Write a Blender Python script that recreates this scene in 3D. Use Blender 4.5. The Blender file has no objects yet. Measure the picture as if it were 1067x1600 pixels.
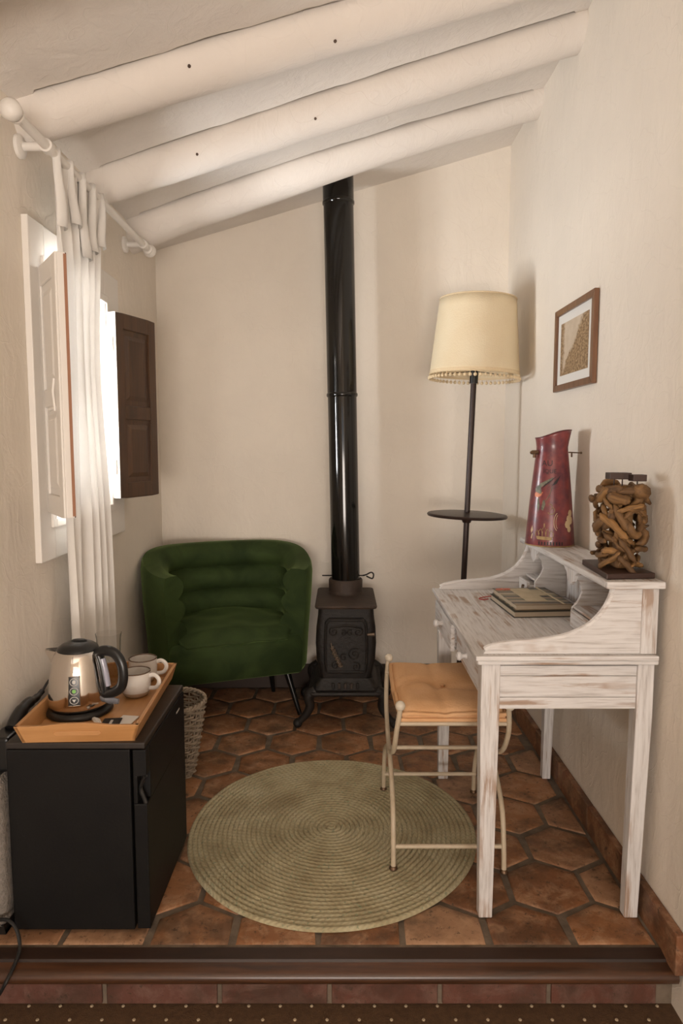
import bpy, bmesh, math, random
from mathutils import Vector, Matrix, noise
R = math.radians
sc = bpy.context.scene
C = sc.collection

# ------------------------------------------------------------------ camera, world, light, exposure
FPX, CAM_H = 1065.0, 1.39
PITCH = math.atan(103 / 1065.0)
cd = bpy.data.cameras.new('camera')
cam = bpy.data.objects.new('camera', cd); C.objects.link(cam)
cam.location = (0, 0, CAM_H); cam.rotation_euler = (math.pi / 2 - PITCH, 0, 0)
cd.sensor_fit = 'HORIZONTAL'; cd.sensor_width = 36.0; cd.lens = 36.0 * FPX / 1067.0
cd.clip_start = 0.05
sc.camera = cam

w = bpy.data.worlds.new('world'); sc.world = w; w.use_nodes = True
w.node_tree.nodes['Background'].inputs[0].default_value = (0.93, 0.96, 1.0, 1)
w.node_tree.nodes['Background'].inputs[1].default_value = 1.3

def area(name, loc, rot, sx, sy, power, col):
    l = bpy.data.lights.new(name, 'AREA'); l.shape = 'RECTANGLE'; l.size = sx; l.size_y = sy
    l.energy = power; l.color = col
    o = bpy.data.objects.new(name, l); C.objects.link(o); o.location = loc; o.rotation_euler = rot
    return o
# daylight entering by the small window in the left wall, plus an added fill light behind the camera
# (the ground outside is sunlit, so the window light comes in level and slightly upwards)
area('daylight_window', (-2.05, 2.60, 1.02), (0, R(-104), R(3)), 1.5, 1.7, 480, (0.985, 0.985, 1.0))
area('rear_fill', (0.02, -2.55, 0.80), (R(131), 0, R(3)), 1.7, 1.2, 130, (1.0, 0.885, 0.785))  # unseen warm fill, added and tilted up to brighten ceiling and walls

sc.view_settings.view_transform = 'Standard'; sc.view_settings.look = 'None'
sc.view_settings.exposure = 0.0; sc.view_settings.gamma = 1.0
sc.view_settings.use_curve_mapping = False

# ------------------------------------------------------------------ materials
def _mat(name):
    m = bpy.data.materials.new(name); m.use_nodes = True
    nt = m.node_tree; b = nt.nodes['Principled BSDF']
    return m, nt, b
def N(nt, typ, **kw):
    n = nt.nodes.new(typ)
    for k, v in kw.items(): setattr(n, k, v)
    return n
def ramp(nt, stops, fac=None, interp='LINEAR'):
    n = nt.nodes.new('ShaderNodeValToRGB'); cr = n.color_ramp; cr.interpolation = interp
    while len(cr.elements) < len(stops): cr.elements.new(0.5)
    for e, (p, c) in zip(cr.elements, stops):
        e.position = p; e.color = (*c, 1) if len(c) == 3 else c
    if fac is not None: nt.links.new(fac, n.inputs[0])
    return n
def mixc(nt, fac, a, b, mode='MIX'):
    n = nt.nodes.new('ShaderNodeMix'); n.data_type = 'RGBA'; n.blend_type = mode
    for s, v in ((n.inputs[0], fac), (n.inputs[6], a), (n.inputs[7], b)):
        if hasattr(v, 'is_linked'): nt.links.new(v, s)
        elif isinstance(v, (int, float)): s.default_value = v
        else: s.default_value = (*v, 1)
    return n.outputs[2]
def coords(nt, scale=(1, 1, 1), kind='Object', rnd=0.0):
    t = N(nt, 'ShaderNodeTexCoord'); mp = N(nt, 'ShaderNodeMapping'); mp.inputs['Scale'].default_value = scale
    nt.links.new(t.outputs[kind], mp.inputs[0])
    if rnd:
        oi = N(nt, 'ShaderNodeObjectInfo'); mu = N(nt, 'ShaderNodeMath', operation='MULTIPLY'); mu.inputs[1].default_value = rnd
        nt.links.new(oi.outputs['Random'], mu.inputs[0]); nt.links.new(mu.outputs[0], mp.inputs['Location'])
    return mp.outputs[0]
def noi(nt, vec, scale, detail=4, rough=0.55, dist=0.0):
    n = N(nt, 'ShaderNodeTexNoise'); n.inputs['Scale'].default_value = scale; n.inputs['Detail'].default_value = detail
    n.inputs['Roughness'].default_value = rough; n.inputs['Distortion'].default_value = dist
    nt.links.new(vec, n.inputs['Vector']); return n.outputs['Fac']
def bump(nt, b, h, strength=0.3, dist=0.01):
    n = N(nt, 'ShaderNodeBump'); n.inputs['Strength'].default_value = strength; n.inputs['Distance'].default_value = dist
    nt.links.new(h, n.inputs['Height']); nt.links.new(n.outputs[0], b.inputs['Normal']); return n
def plain(name, col, rough=0.5, metal=0.0, bs=0, bstr=0.2, col2=None, nscale=8, stretch=(1, 1, 1), lo=.35, hi=.65, coat=0, sheen=0, rnd=0.0):
    m, nt, b = _mat(name)
    b.inputs['Base Color'].default_value = (*col, 1); b.inputs['Roughness'].default_value = rough; b.inputs['Metallic'].default_value = metal
    b.inputs['Coat Weight'].default_value = coat
    if coat: b.inputs['Coat Roughness'].default_value = 0.15
    if sheen:
        b.inputs['Sheen Weight'].default_value = sheen; b.inputs['Sheen Roughness'].default_value = .4
        b.inputs['Sheen Tint'].default_value = (*[min(1, c * 4 + .1) for c in col], 1)
    if col2 is not None:
        v = coords(nt, stretch, rnd=rnd); f = noi(nt, v, nscale)
        r = ramp(nt, [(lo, col), (hi, col2)], f); nt.links.new(r.outputs[0], b.inputs['Base Color'])
    if bs:
        v2 = coords(nt, stretch); bump(nt, b, noi(nt, v2, bs, 6), bstr)
    return m

def m_plaster(name, col, bstr=0.30, scl=1.0):
    m, nt, b = _mat(name); v = coords(nt)
    f = noi(nt, v, 2.2 * scl, 6, .6)
    r = ramp(nt, [(.3, [c * .93 for c in col]), (.7, col)], f); nt.links.new(r.outputs[0], b.inputs['Base Color'])
    b.inputs['Roughness'].default_value = .75; b.inputs['Specular IOR Level'].default_value = .25
    v2 = coords(nt, (1, 1, .6)); a = noi(nt, v2, 9 * scl, 8, .55, .9); c = noi(nt, v2, 70 * scl, 3, .6)
    w1 = N(nt, 'ShaderNodeTexVoronoi'); w1.feature = 'DISTANCE_TO_EDGE'; w1.inputs['Scale'].default_value = 3.2 * scl
    vd = N(nt, 'ShaderNodeVectorMath', operation='ADD')
    nn = N(nt, 'ShaderNodeTexNoise'); nn.inputs['Scale'].default_value = 4; nt.links.new(v, nn.inputs['Vector'])
    nt.links.new(v, vd.inputs[0]); nt.links.new(nn.outputs['Color'], vd.inputs[1]); nt.links.new(vd.outputs[0], w1.inputs['Vector'])
    wr = ramp(nt, [(0, (1, 1, 1)), (.02, (0, 0, 0))], w1.outputs['Distance'])
    def mul(x, k):
        q = N(nt, 'ShaderNodeMath', operation='MULTIPLY'); q.inputs[1].default_value = k; nt.links.new(x, q.inputs[0]); return q.outputs[0]
    def add(x, y):
        q = N(nt, 'ShaderNodeMath', operation='ADD'); nt.links.new(x, q.inputs[0]); nt.links.new(y, q.inputs[1]); return q.outputs[0]
    h = add(add(mul(a, 1.0), mul(c, .12)), mul(wr.outputs[0], .10))
    bump(nt, b, h, bstr, .02)
    return m

def m_whitewash(name, axis):
    st = [26, 26, 26]; st['xyz'.index(axis)] = 1.6
    m, nt, b = _mat(name); v = coords(nt, tuple(st), rnd=7.0)
    f = noi(nt, v, 1.6, 6, .62, .3); g = noi(nt, v, 4.5, 4, .6)
    v3 = coords(nt); pch = noi(nt, v3, 6, 3, .5)
    base = ramp(nt, [(.28, (.43, .395, .375)), (.48, (.63, .605, .59)), (.7, (.71, .69, .68))], g)
    st1 = ramp(nt, [(.52, (0, 0, 0)), (.60, (1, 1, 1))], f)
    p1 = ramp(nt, [(.44, (0, 0, 0)), (.58, (1, 1, 1))], pch)
    mu = N(nt, 'ShaderNodeMath', operation='MULTIPLY'); nt.links.new(st1.outputs[0], mu.inputs[0]); nt.links.new(p1.outputs[0], mu.inputs[1])
    mu2 = N(nt, 'ShaderNodeMath', operation='MULTIPLY'); mu2.inputs[1].default_value = .75; nt.links.new(mu.outputs[0], mu2.inputs[0])
    c = mixc(nt, mu2.outputs[0], base.outputs[0], (.30, .17, .09))
    nt.links.new(c, b.inputs['Base Color']); b.inputs['Roughness'].default_value = .6
    bump(nt, b, g, .25, .004)
    return m

def m_wood(name, c1, c2, axis, rough=.4, scale=1.0, coat=0.0, bstr=.12):
    st = [22 * scale] * 3; st['xyz'.index(axis)] = 1.5 * scale
    m, nt, b = _mat(name); v = coords(nt, tuple(st), rnd=5.0); f = noi(nt, v, 1.5, 6, .6, .6)
    r = ramp(nt, [(.32, c1), (.68, c2)], f); nt.links.new(r.outputs[0], b.inputs['Base Color'])
    b.inputs['Roughness'].default_value = rough; b.inputs['Coat Weight'].default_value = coat; b.inputs['Coat Roughness'].default_value = .2
    bump(nt, b, f, bstr, .003); return m

def m_tile(name, cols, speck=(.045, .025, .014), pale_col=(.50, .31, .185)):
    m, nt, b = _mat(name); oi = N(nt, 'ShaderNodeObjectInfo')
    r0 = ramp(nt, [(i / (len(cols) - 1), c) for i, c in enumerate(cols)], oi.outputs['Random'])
    v = coords(nt, rnd=9.0); f = noi(nt, v, 15, 8, .74, .5); g = noi(nt, v, 46, 6, .75); k = noi(nt, v, 7, 6, .65)
    pale = ramp(nt, [(.46, (0, 0, 0)), (.66, (1, 1, 1))], f)
    c1 = mixc(nt, .7, r0.outputs[0], pale_col)
    c = mixc(nt, pale.outputs[0], r0.outputs[0], c1)
    dk = ramp(nt, [(.38, (1, 1, 1)), (.54, (0, 0, 0))], k)
    c = mixc(nt, dk.outputs[0], c, mixc(nt, .6, c, speck))
    sp = ramp(nt, [(.57, (0, 0, 0)), (.66, (.85, .85, .85))], g)
    c = mixc(nt, sp.outputs[0], c, speck)
    nt.links.new(c, b.inputs['Base Color'])
    rr = ramp(nt, [(.3, (.45,) * 3), (.7, (.72,) * 3)], f); nt.links.new(rr.outputs[0], b.inputs['Roughness'])
    bump(nt, b, f, .25, .006); return m

def m_velvet():
    m, nt, b = _mat('green_velvet'); v = coords(nt); f = noi(nt, v, 5, 4, .55, .6)
    r = ramp(nt, [(.36, (.020, .035, .010)), (.64, (.040, .064, .018))], f); nt.links.new(r.outputs[0], b.inputs['Base Color'])
    b.inputs['Roughness'].default_value = .8; b.inputs['Sheen Weight'].default_value = .55; b.inputs['Sheen Roughness'].default_value = .35
    b.inputs['Sheen Tint'].default_value = (.30, .42, .14, 1); b.inputs['Specular IOR Level'].default_value = .2
    bump(nt, b, noi(nt, coords(nt), 260, 2), .1, .002); return m

def m_fabric(name, c1, c2, scale=300, rough=.9, bstr=.3, translucent=0.0, tcol=(.9, .85, .8)):
    m, nt, b = _mat(name); v = coords(nt); f = noi(nt, v, scale, 2); g = noi(nt, v, 7, 4)
    r = ramp(nt, [(.3, c1), (.7, c2)], g); nt.links.new(r.outputs[0], b.inputs['Base Color'])
    b.inputs['Roughness'].default_value = rough; b.inputs['Specular IOR Level'].default_value = .15
    bump(nt, b, f, bstr, .003)
    if translucent:
        t = N(nt, 'ShaderNodeBsdfTranslucent'); t.inputs[0].default_value = (*tcol, 1)
        mx = N(nt, 'ShaderNodeMixShader'); mx.inputs[0].default_value = translucent
        nt.links.new(b.outputs[0], mx.inputs[1]); nt.links.new(t.outputs[0], mx.inputs[2])
        nt.links.new(mx.outputs[0], nt.nodes['Material Output'].inputs[0])
    return m

def m_glass(name, tint=(1, 1, 1), gl=.12):
    m, nt, b = _mat(name); nt.nodes.remove(b)
    tr = N(nt, 'ShaderNodeBsdfTransparent'); tr.inputs[0].default_value = (*tint, 1)
    g = N(nt, 'ShaderNodeBsdfGlossy'); g.inputs['Roughness'].default_value = .03
    lw = N(nt, 'ShaderNodeLayerWeight'); lw.inputs[0].default_value = gl
    mu = N(nt, 'ShaderNodeMath', operation='MULTIPLY'); mu.inputs[1].default_value = .7; nt.links.new(lw.outputs['Fresnel'], mu.inputs[0])
    mx = N(nt, 'ShaderNodeMixShader'); nt.links.new(mu.outputs[0], mx.inputs[0])
    nt.links.new(tr.outputs[0], mx.inputs[1]); nt.links.new(g.outputs[0], mx.inputs[2])
    nt.links.new(mx.outputs[0], nt.nodes['Material Output'].inputs[0]); return m

def m_jute():
    m, nt, b = _mat('jute_braid')
    t = N(nt, 'ShaderNodeTexCoord'); sp = N(nt, 'ShaderNodeSeparateXYZ'); nt.links.new(t.outputs['Object'], sp.inputs[0])
    def mth(op, a, bb=None):
        n = N(nt, 'ShaderNodeMath', operation=op)
        for i, q in enumerate((a, bb)):
            if q is None: continue
            if hasattr(q, 'is_linked'): nt.links.new(q, n.inputs[i])
            else: n.inputs[i].default_value = q
        return n.outputs[0]
    ang = mth('ARCTAN2', sp.outputs[1], sp.outputs[0])
    rr = mth('SQRT', mth('ADD', mth('MULTIPLY', sp.outputs[0], sp.outputs[0]), mth('MULTIPLY', sp.outputs[1], sp.outputs[1])))
    q = mth('DIVIDE', rr, .0172); ring = mth('FLOOR', q); fr = mth('ABSOLUTE', mth('SUBTRACT', mth('SUBTRACT', q, ring), .5))
    ph = mth('ADD', mth('MULTIPLY', mth('MULTIPLY', ang, mth('MULTIPLY', ring, .0172)), 330.0), mth('MULTIPLY', fr, 7.0))
    br = mth('ADD', mth('MULTIPLY', mth('SINE', ph), .5), .5)
    f = noi(nt, t.outputs['Object'], 7, 5, .6); g = noi(nt, t.outputs['Object'], 90, 3, .6)
    cr = ramp(nt, [(.28, (.29, .235, .130)), (.52, (.42, .365, .225)), (.75, (.50, .45, .30))], f)
    gr = ramp(nt, [(.58, (0, 0, 0)), (.66, (1, 1, 1))], g)
    c = mixc(nt, gr.outputs[0], cr.outputs[0], (.27, .29, .18))
    c = mixc(nt, mth('MULTIPLY', mth('SUBTRACT', 1.0, br), .16), c, (.14, .105, .05))
    # an old brown stain on the far left of the rug
    dx, dy = mth('ADD', sp.outputs[0], .20), mth('SUBTRACT', sp.outputs[1], .16)
    ds = mth('ADD', mth('SQRT', mth('ADD', mth('MULTIPLY', dx, dx), mth('MULTIPLY', dy, dy))), mth('MULTIPLY', mth('SUBTRACT', g, .5), .12))
    stn = ramp(nt, [(.02, (.5, .5, .5)), (.11, (0, 0, 0))], ds)
    c = mixc(nt, stn.outputs[0], c, (.17, .115, .05))
    nt.links.new(c, b.inputs['Base Color']); b.inputs['Roughness'].default_value = .9
    bump(nt, b, br, .35, .004); return m

MT = {}
MT['wall'] = m_plaster('cream_plaster', (.82, .745, .65))
MT['ceil'] = m_plaster('white_ceiling_plaster', (.81, .755, .70), .35, 1.4)
MT['beam'] = m_plaster('whitewashed_log', (.81, .75, .69), .3, .8)
MT['roof'] = plain('dark_roof_deck', (.08, .05, .035), .9)
MT['grout'] = plain('grey_grout', (.115, .086, .060), .95, bs=120, col2=(.185, .14, .10), nscale=20)
MT['tile'] = m_tile('terracotta_tile', [(.205, .082, .032), (.33, .140, .052), (.25, .120, .058), (.37, .165, .066), (.235, .095, .036), (.40, .235, .135)])
MT['brick'] = m_tile('weathered_brick', [(.10, .036, .022), (.13, .048, .030), (.115, .046, .032)], pale_col=(.20, .115, .085))
MT['basetile'] = m_tile('terracotta_baseboard_tile', [(.17, .065, .026), (.22, .085, .035), (.19, .075, .03)])
MT['darkbase'] = plain('dark_brown_skirting', (.035, .018, .010), .6)
MT['nosing'] = m_wood('varnished_brown_wood', (.030, .012, .005), (.095, .036, .014), 'x', .42, 1.0, .4)
MT['darkstrip'] = m_wood('dark_stained_strip', (.014, .006, .003), (.032, .013, .006), 'x', .5)
MT['carpet'] = plain('brown_carpet', (.082, .042, .018), .95, bs=260, bstr=.5, col2=(.120, .062, .027), nscale=60)
MT['carpetdot'] = plain('pale_carpet_tuft', (.42, .33, .22), .9)
MT['wwx'] = m_whitewash('whitewashed_wood_x', 'x'); MT['wwy'] = m_whitewash('whitewashed_wood_y', 'y'); MT['wwz'] = m_whitewash('whitewashed_wood_z', 'z')
MT['whitepaint'] = plain('white_painted_wood', (.80, .76, .71), .45, bs=30, bstr=.06)
MT['brownwood'] = m_wood('dark_walnut_wood', (.042, .018, .007), (.088, .040, .016), 'z', .38, 1.0, .25)
MT['rawedge'] = plain('raw_brown_edge', (.34, .16, .09), .5)
MT['framewood'] = m_wood('brown_frame_wood', (.11, .045, .018), (.19, .082, .034), 'z', .4, 1.5, .2)
MT['black'] = plain('black_enamel', (.008, .0075, .007), .34, bs=200, bstr=.03)
MT['fridge'] = plain('matt_black_steel', (.0035, .003, .003), .55, bs=160, bstr=.05, col2=(.005, .0045, .004), nscale=9)
MT['fridge'].node_tree.nodes['Principled BSDF'].inputs['Specular IOR Level'].default_value = .25
MT['fridgetop'] = plain('worn_black_top', (.020, .015, .012), .45, col2=(.040, .024, .016), nscale=30, lo=.5, hi=.75)
MT['plastic'] = plain('black_plastic', (.010, .010, .010), .3)
MT['pipe'] = plain('black_enamelled_pipe', (.006, .005, .004), .10, bs=3, bstr=.03)
MT['iron'] = plain('rusty_cast_iron', (.007, .005, .0035), .6, metal=.1, bs=60, bstr=.35, col2=(.014, .009, .006), nscale=14)
MT['irontop'] = plain('rust_brown_cast_iron', (.030, .018, .012), .65, bs=50, bstr=.3, col2=(.055, .032, .020), nscale=10)
MT['spring'] = plain('dull_steel_spring', (.20, .15, .11), .45, metal=.6)
MT['velvet'] = m_velvet()
MT['chairleg'] = plain('black_gloss_leg', (.006, .006, .006), .2)
MT['curtain'] = m_fabric('sheer_white_curtain', (.80, .77, .73), (.86, .83, .79), 400, .9, .15, .035, (.93, .90, .86))
MT['shade'] = m_fabric('cream_lampshade_cloth', (.82, .70, .49), (.87, .77, .57), 160, .85, .5, .25, (.85, .68, .42))
MT['fringe'] = plain('cream_pompom', (.70, .55, .35), .9, bs=200, bstr=.3)
MT['lampmetal'] = plain('dark_brown_metal', (.030, .015, .011), .38, metal=.3)
MT['ivory'] = plain('ivory_painted_iron', (.52, .43, .31), .42, bs=60, bstr=.1, col2=(.42, .33, .22), nscale=24, lo=.5, hi=.8)
MT['knob'] = plain('ivory_knob', (.62, .55, .44), .4)
MT['cushion'] = m_fabric('peach_cushion_cloth', (.66, .37, .18), (.73, .45, .25), 130, .9, .5)
MT['jute'] = m_jute()
MT['bamboo'] = m_wood('bamboo', (.44, .21, .072), (.56, .29, .115), 'x', .42, .8)
MT['bambooy'] = m_wood('bamboo_long', (.44, .21, .072), (.56, .29, .115), 'y', .42, .8)
MT['steel'] = plain('polished_steel', (.72, .68, .64), .09, metal=1.0)
MT['greyplast'] = plain('grey_lever', (.20, .21, .24), .25)
MT['window_strip'] = plain('clear_water_gauge', (.38, .38, .46), .12)
MT['ring'] = plain('printed_white_ring', (.55, .53, .50), .5)
MT['green'] = plain('printed_green_leaf', (.18, .45, .08), .5)
MT['mug'] = plain('cream_glazed_ceramic', (.66, .62, .57), .14, bs=0, col2=(.60, .54, .47), nscale=40, lo=.5, hi=.8)
MT['mugrim'] = plain('brown_glaze_rim', (.10, .055, .030), .25)
MT['mugbase'] = plain('tan_glaze', (.44, .33, .23), .25)
MT['glass'] = m_glass('clear_tumbler_glass', (.97, .97, .965), .06)
MT['pane'] = m_glass('window_glass', (.97, .98, .98), .1)
MT['paperw'] = plain('white_paper', (.74, .70, .65), .7)
MT['paperk'] = plain('black_paper', (.020, .016, .014), .5)
MT['wicker'] = plain('grey_white_wicker', (.36, .29, .215), .75, col2=(.25, .19, .135), nscale=45, bs=150, bstr=.3)
MT['greyknit'] = plain('grey_knit', (.26, .23, .20), .95, bs=140, bstr=.8, col2=(.19, .165, .14), nscale=60)
MT['drift'] = m_wood('driftwood', (.10, .052, .018), (.25, .140, .052), 'z', .7, 2.0, 0, .5)
def _tint(m, lo, hi):     # each piece of driftwood weathered to its own brown
    nt = m.node_tree; b = nt.nodes['Principled BSDF']; src = b.inputs['Base Color'].links[0].from_socket
    oi = N(nt, 'ShaderNodeObjectInfo'); r = ramp(nt, [(0, lo), (1, hi)], oi.outputs['Random'])
    nt.links.new(mixc(nt, 1.0, src, r.outputs[0], 'MULTIPLY'), b.inputs['Base Color'])
_tint(MT['drift'], (.55, .5, .5), (1.35, 1.25, 1.1))
MT['darkplate'] = plain('dark_stained_base', (.040, .018, .012), .45)
MT['jug'] = plain('red_purple_enamel', (.215, .040, .040), .34, bs=30, bstr=.08, col2=(.105, .020, .032), nscale=26, lo=.38, hi=.66, coat=.25)
MT['jugrim'] = plain('dark_red_rim', (.09, .015, .018), .4)
MT['dk'] = plain('printed_dark_plum', (.018, .008, .012), .45)
MT['gold'] = plain('printed_gold', (.40, .28, .12), .5, col2=(.26, .16, .07), nscale=60)
MT['cream'] = plain('printed_cream', (.58, .44, .26), .5)
MT['teal'] = plain('printed_grey_green', (.075, .085, .065), .5, col2=(.20, .19, .13), nscale=70)
MT['orange'] = plain('printed_orange', (.62, .20, .085), .45)
MT['brass'] = plain('aged_metal', (.14, .085, .05), .4, metal=.7)
MT['page'] = plain('book_pages', (.50, .42, .32), .8)
MT['bookdark'] = plain('dark_book_cloth', (.030, .028, .022), .55)
MT['ribbon'] = plain('red_ribbon', (.38, .06, .045), .6)
MT['pink'] = plain('coral_print', (.62, .20, .14), .6)
MT['label'] = plain('pale_label', (.58, .49, .34), .7, col2=(.50, .42, .28), nscale=30)
MT['matte'] = plain('white_mat_board', (.74, .72, .68), .8)

def m_stripes():
    m, nt, b = _mat('striped_cover'); t = N(nt, 'ShaderNodeTexCoord'); s = N(nt, 'ShaderNodeSeparateXYZ'); nt.links.new(t.outputs['Generated'], s.inputs[0])
    cols = [(.26, .19, .115), (.05, .042, .03), (.36, .29, .19), (.11, .105, .06), (.30, .21, .12), (.035, .03, .022), (.20, .17, .09), (.40, .33, .23), (.07, .06, .04), (.22, .16, .09), (.13, .12, .075), (.04, .034, .025)]
    r = ramp(nt, [(i / len(cols), c) for i, c in enumerate(cols)], s.outputs[1], 'CONSTANT'); nt.links.new(r.outputs[0], b.inputs['Base Color'])
    b.inputs['Roughness'].default_value = .35; return m
MT['stripes'] = m_stripes()
def m_print():
    m, nt, b = _mat('sepia_print'); t = N(nt, 'ShaderNodeTexCoord'); s = N(nt, 'ShaderNodeSeparateXYZ'); nt.links.new(t.outputs['Generated'], s.inputs[0])
    # Generated y runs along the wall (1 = far end), z up: a wooded hill rising to the near side under a pale sky
    f = noi(nt, t.outputs['Generated'], 5.0, 6, .65); g = noi(nt, t.outputs['Generated'], 22, 4, .6)
    def mth(op, a, bb):
        n = N(nt, 'ShaderNodeMath', operation=op)
        for i, q in enumerate((a, bb)):
            if hasattr(q, 'is_linked'): nt.links.new(q, n.inputs[i])
            else: n.inputs[i].default_value = q
        return n.outputs[0]
    hill = mth('SUBTRACT', mth('SUBTRACT', 1.22, mth('MULTIPLY', s.outputs[1], 1.25)), s.outputs[2])
    hill = mth('ADD', hill, mth('MULTIPLY', mth('SUBTRACT', f, .5), .55))
    left = mth('SUBTRACT', mth('ADD', mth('MULTIPLY', s.outputs[1], 1.0), mth('MULTIPLY', f, .35)), 1.06)
    msk = ramp(nt, [(.46, (0, 0, 0)), (.56, (1, 1, 1))], mth('ADD', mth('MAXIMUM', hill, left), .5))
    tree = ramp(nt, [(.35, (.13, .075, .032)), (.52, (.30, .19, .095)), (.68, (.47, .34, .20))], g)
    sky = ramp(nt, [(.3, (.50, .40, .29)), (.7, (.60, .50, .39))], f)
    c = mixc(nt, msk.outputs[0], sky.outputs[0], tree.outputs[0])
    nt.links.new(c, b.inputs['Base Color']); b.inputs['Roughness'].default_value = .6; return m
MT['print'] = m_print()

# ------------------------------------------------------------------ mesh helpers
class MB:
    def __init__(self): self.v = []; self.f = []
    def add(self, vs, fs):
        o = len(self.v); self.v += [tuple(p) for p in vs]; self.f += [tuple(i + o for i in q) for q in fs]; return self
    def box(self, x0, x1, y0, y1, z0, z1):
        return self.add([(x0, y0, z0), (x1, y0, z0), (x1, y1, z0), (x0, y1, z0), (x0, y0, z1), (x1, y0, z1), (x1, y1, z1), (x0, y1, z1)],
                        [(3, 2, 1, 0), (4, 5, 6, 7), (0, 1, 5, 4), (1, 2, 6, 5), (2, 3, 7, 6), (3, 0, 4, 7)])
    def hexa(self, a, b):   # two quads, bottom a and top b (counter-clockwise from above)
        return self.add(list(a) + list(b), [(3, 2, 1, 0), (4, 5, 6, 7), (0, 1, 5, 4), (1, 2, 6, 5), (2, 3, 7, 6), (3, 0, 4, 7)])
    def tube(self, pts, rad, n=10, closed=False, caps=True, flat=1.0):
        pts = [Vector(p) for p in pts]; m = len(pts)
        if not hasattr(rad, '__len__'): rad = [rad] * m
        t0 = (pts[1] - pts[0]).normalized()
        up = Vector((0, 0, 1)) if abs(t0.z) < .9 else Vector((1, 0, 0))
        nrm = t0.cross(up).normalized(); vs = []
        for i, p in enumerate(pts):
            if closed: t = (pts[(i + 1) % m] - pts[i - 1]).normalized()
            else: t = (pts[min(i + 1, m - 1)] - pts[max(i - 1, 0)]).normalized()
            nrm = (nrm - t * nrm.dot(t)).normalized(); bi = t.cross(nrm)
            for k in range(n):
                a = 2 * math.pi * k / n
                vs.append(p + (nrm * math.cos(a) + bi * math.sin(a) * flat) * rad[i])
        fs = []
        for i in range(m if closed else m - 1):
            for k in range(n):
                j = (i + 1) % m; fs.append((i * n + k, i * n + (k + 1) % n, j * n + (k + 1) % n, j * n + k))
        if caps and not closed:
            fs.append(tuple(range(n - 1, -1, -1))); fs.append(tuple((m - 1) * n + k for k in range(n)))
        return self.add(vs, fs)
    def lathe(self, prof, c=(0, 0, 0), n=32, closed=False, sx=1, sy=1):
        vs = []; fs = []; m = len(prof)
        for (r, z) in prof:
            for k in range(n):
                a = 2 * math.pi * k / n; vs.append((c[0] + r * sx * math.cos(a), c[1] + r * sy * math.sin(a), c[2] + z))
        for i in range(m if closed else m - 1):
            j = (i + 1) % m
            for k in range(n): fs.append((i * n + k, i * n + (k + 1) % n, j * n + (k + 1) % n, j * n + k))
        if not closed:
            if prof[0][0] > 1e-5: fs.append(tuple(range(n - 1, -1, -1)))
            if prof[-1][0] > 1e-5: fs.append(tuple((m - 1) * n + k for k in range(n)))
        return self.add(vs, fs)
    def prism(self, poly, axis, a, b):   # poly in the two other axes, extruded a..b along axis
        def P(p, t): return {'x': (t, p[0], p[1]), 'y': (p[0], t, p[1]), 'z': (p[0], p[1], t)}[axis]
        n = len(poly); vs = [P(p, a) for p in poly] + [P(p, b) for p in poly]
        fs = [tuple(range(n)), tuple(range(2 * n - 1, n - 1, -1))] + [(i, i + n, (i + 1) % n + n, (i + 1) % n) for i in range(n)]
        return self.add(vs, fs)
    def ball(self, c, r, n=12, m=8, sz=1.0):
        return self.lathe([(max(1e-6, r * math.sin(math.pi * i / m)), -r * sz * math.cos(math.pi * i / m)) for i in range(m + 1)], c, n)
    def grid(self, fn, nu, nv, wrap=False):
        vs = [fn(i / (nu if wrap else nu - 1), j / (nv - 1)) for i in range(nu) for j in range(nv)]
        fs = []
        for i in range(nu if wrap else nu - 1):
            for j in range(nv - 1):
                k = (i + 1) % nu; fs.append((i * nv + j, k * nv + j, k * nv + j + 1, i * nv + j + 1))
        return self.add(vs, fs)
    def build(self, name, mat, parent=None, smooth=40, bevel=0, seg=2, loc=None, solid=0, sub=0, weld=True):
        """vertices are world positions; the object sits at `loc` (or in its parent's frame)"""
        org = Vector((0, 0, 0))
        par = parent
        while par is not None: org += par.location; par = par.parent
        if loc is not None: org = org + Vector(loc) if parent is None else org
        me = bpy.data.meshes.new(name)
        me.from_pydata([tuple(Vector(p) - org) for p in self.v], [], self.f)
        bm = bmesh.new(); bm.from_mesh(me)
        if weld: bmesh.ops.remove_doubles(bm, verts=bm.verts, dist=1e-5)
        bmesh.ops.recalc_face_normals(bm, faces=bm.faces); bm.to_mesh(me); bm.free()
        if smooth:
            me.polygons.foreach_set('use_smooth', [True] * len(me.polygons)); me.set_sharp_from_angle(angle=R(smooth))
        me.materials.append(MT[mat]); o = bpy.data.objects.new(name, me); C.objects.link(o)
        if parent is not None: o.parent = parent
        elif loc is not None: o.location = loc
        if solid:
            md = o.modifiers.new('thick', 'SOLIDIFY'); md.thickness = solid; md.offset = 0
        if sub:
            md = o.modifiers.new('sub', 'SUBSURF'); md.levels = sub; md.render_levels = sub
        if bevel:
            md = o.modifiers.new('bevel', 'BEVEL'); md.width = bevel; md.segments = seg; md.limit_method = 'ANGLE'; md.angle_limit = R(50)
        return o
def tag(o, label=None, cat=None, group=None, kind=None):
    if label: o['label'] = label
    if cat: o['category'] = cat
    if group: o['group'] = group
    if kind: o['kind'] = kind
    return o
def thing(name, loc, label, cat, group=None):
    o = bpy.data.objects.new(name, None); C.objects.link(o); o.location = loc; o.empty_display_size = .05
    return tag(o, label, cat, group)
def turn(root, deg, about=None):
    root.rotation_euler = (0, 0, R(deg))
def lerp(a, b, t): return a + (b - a) * t
def smooth(t): t = max(0, min(1, t)); return t * t * (3 - 2 * t)
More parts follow.
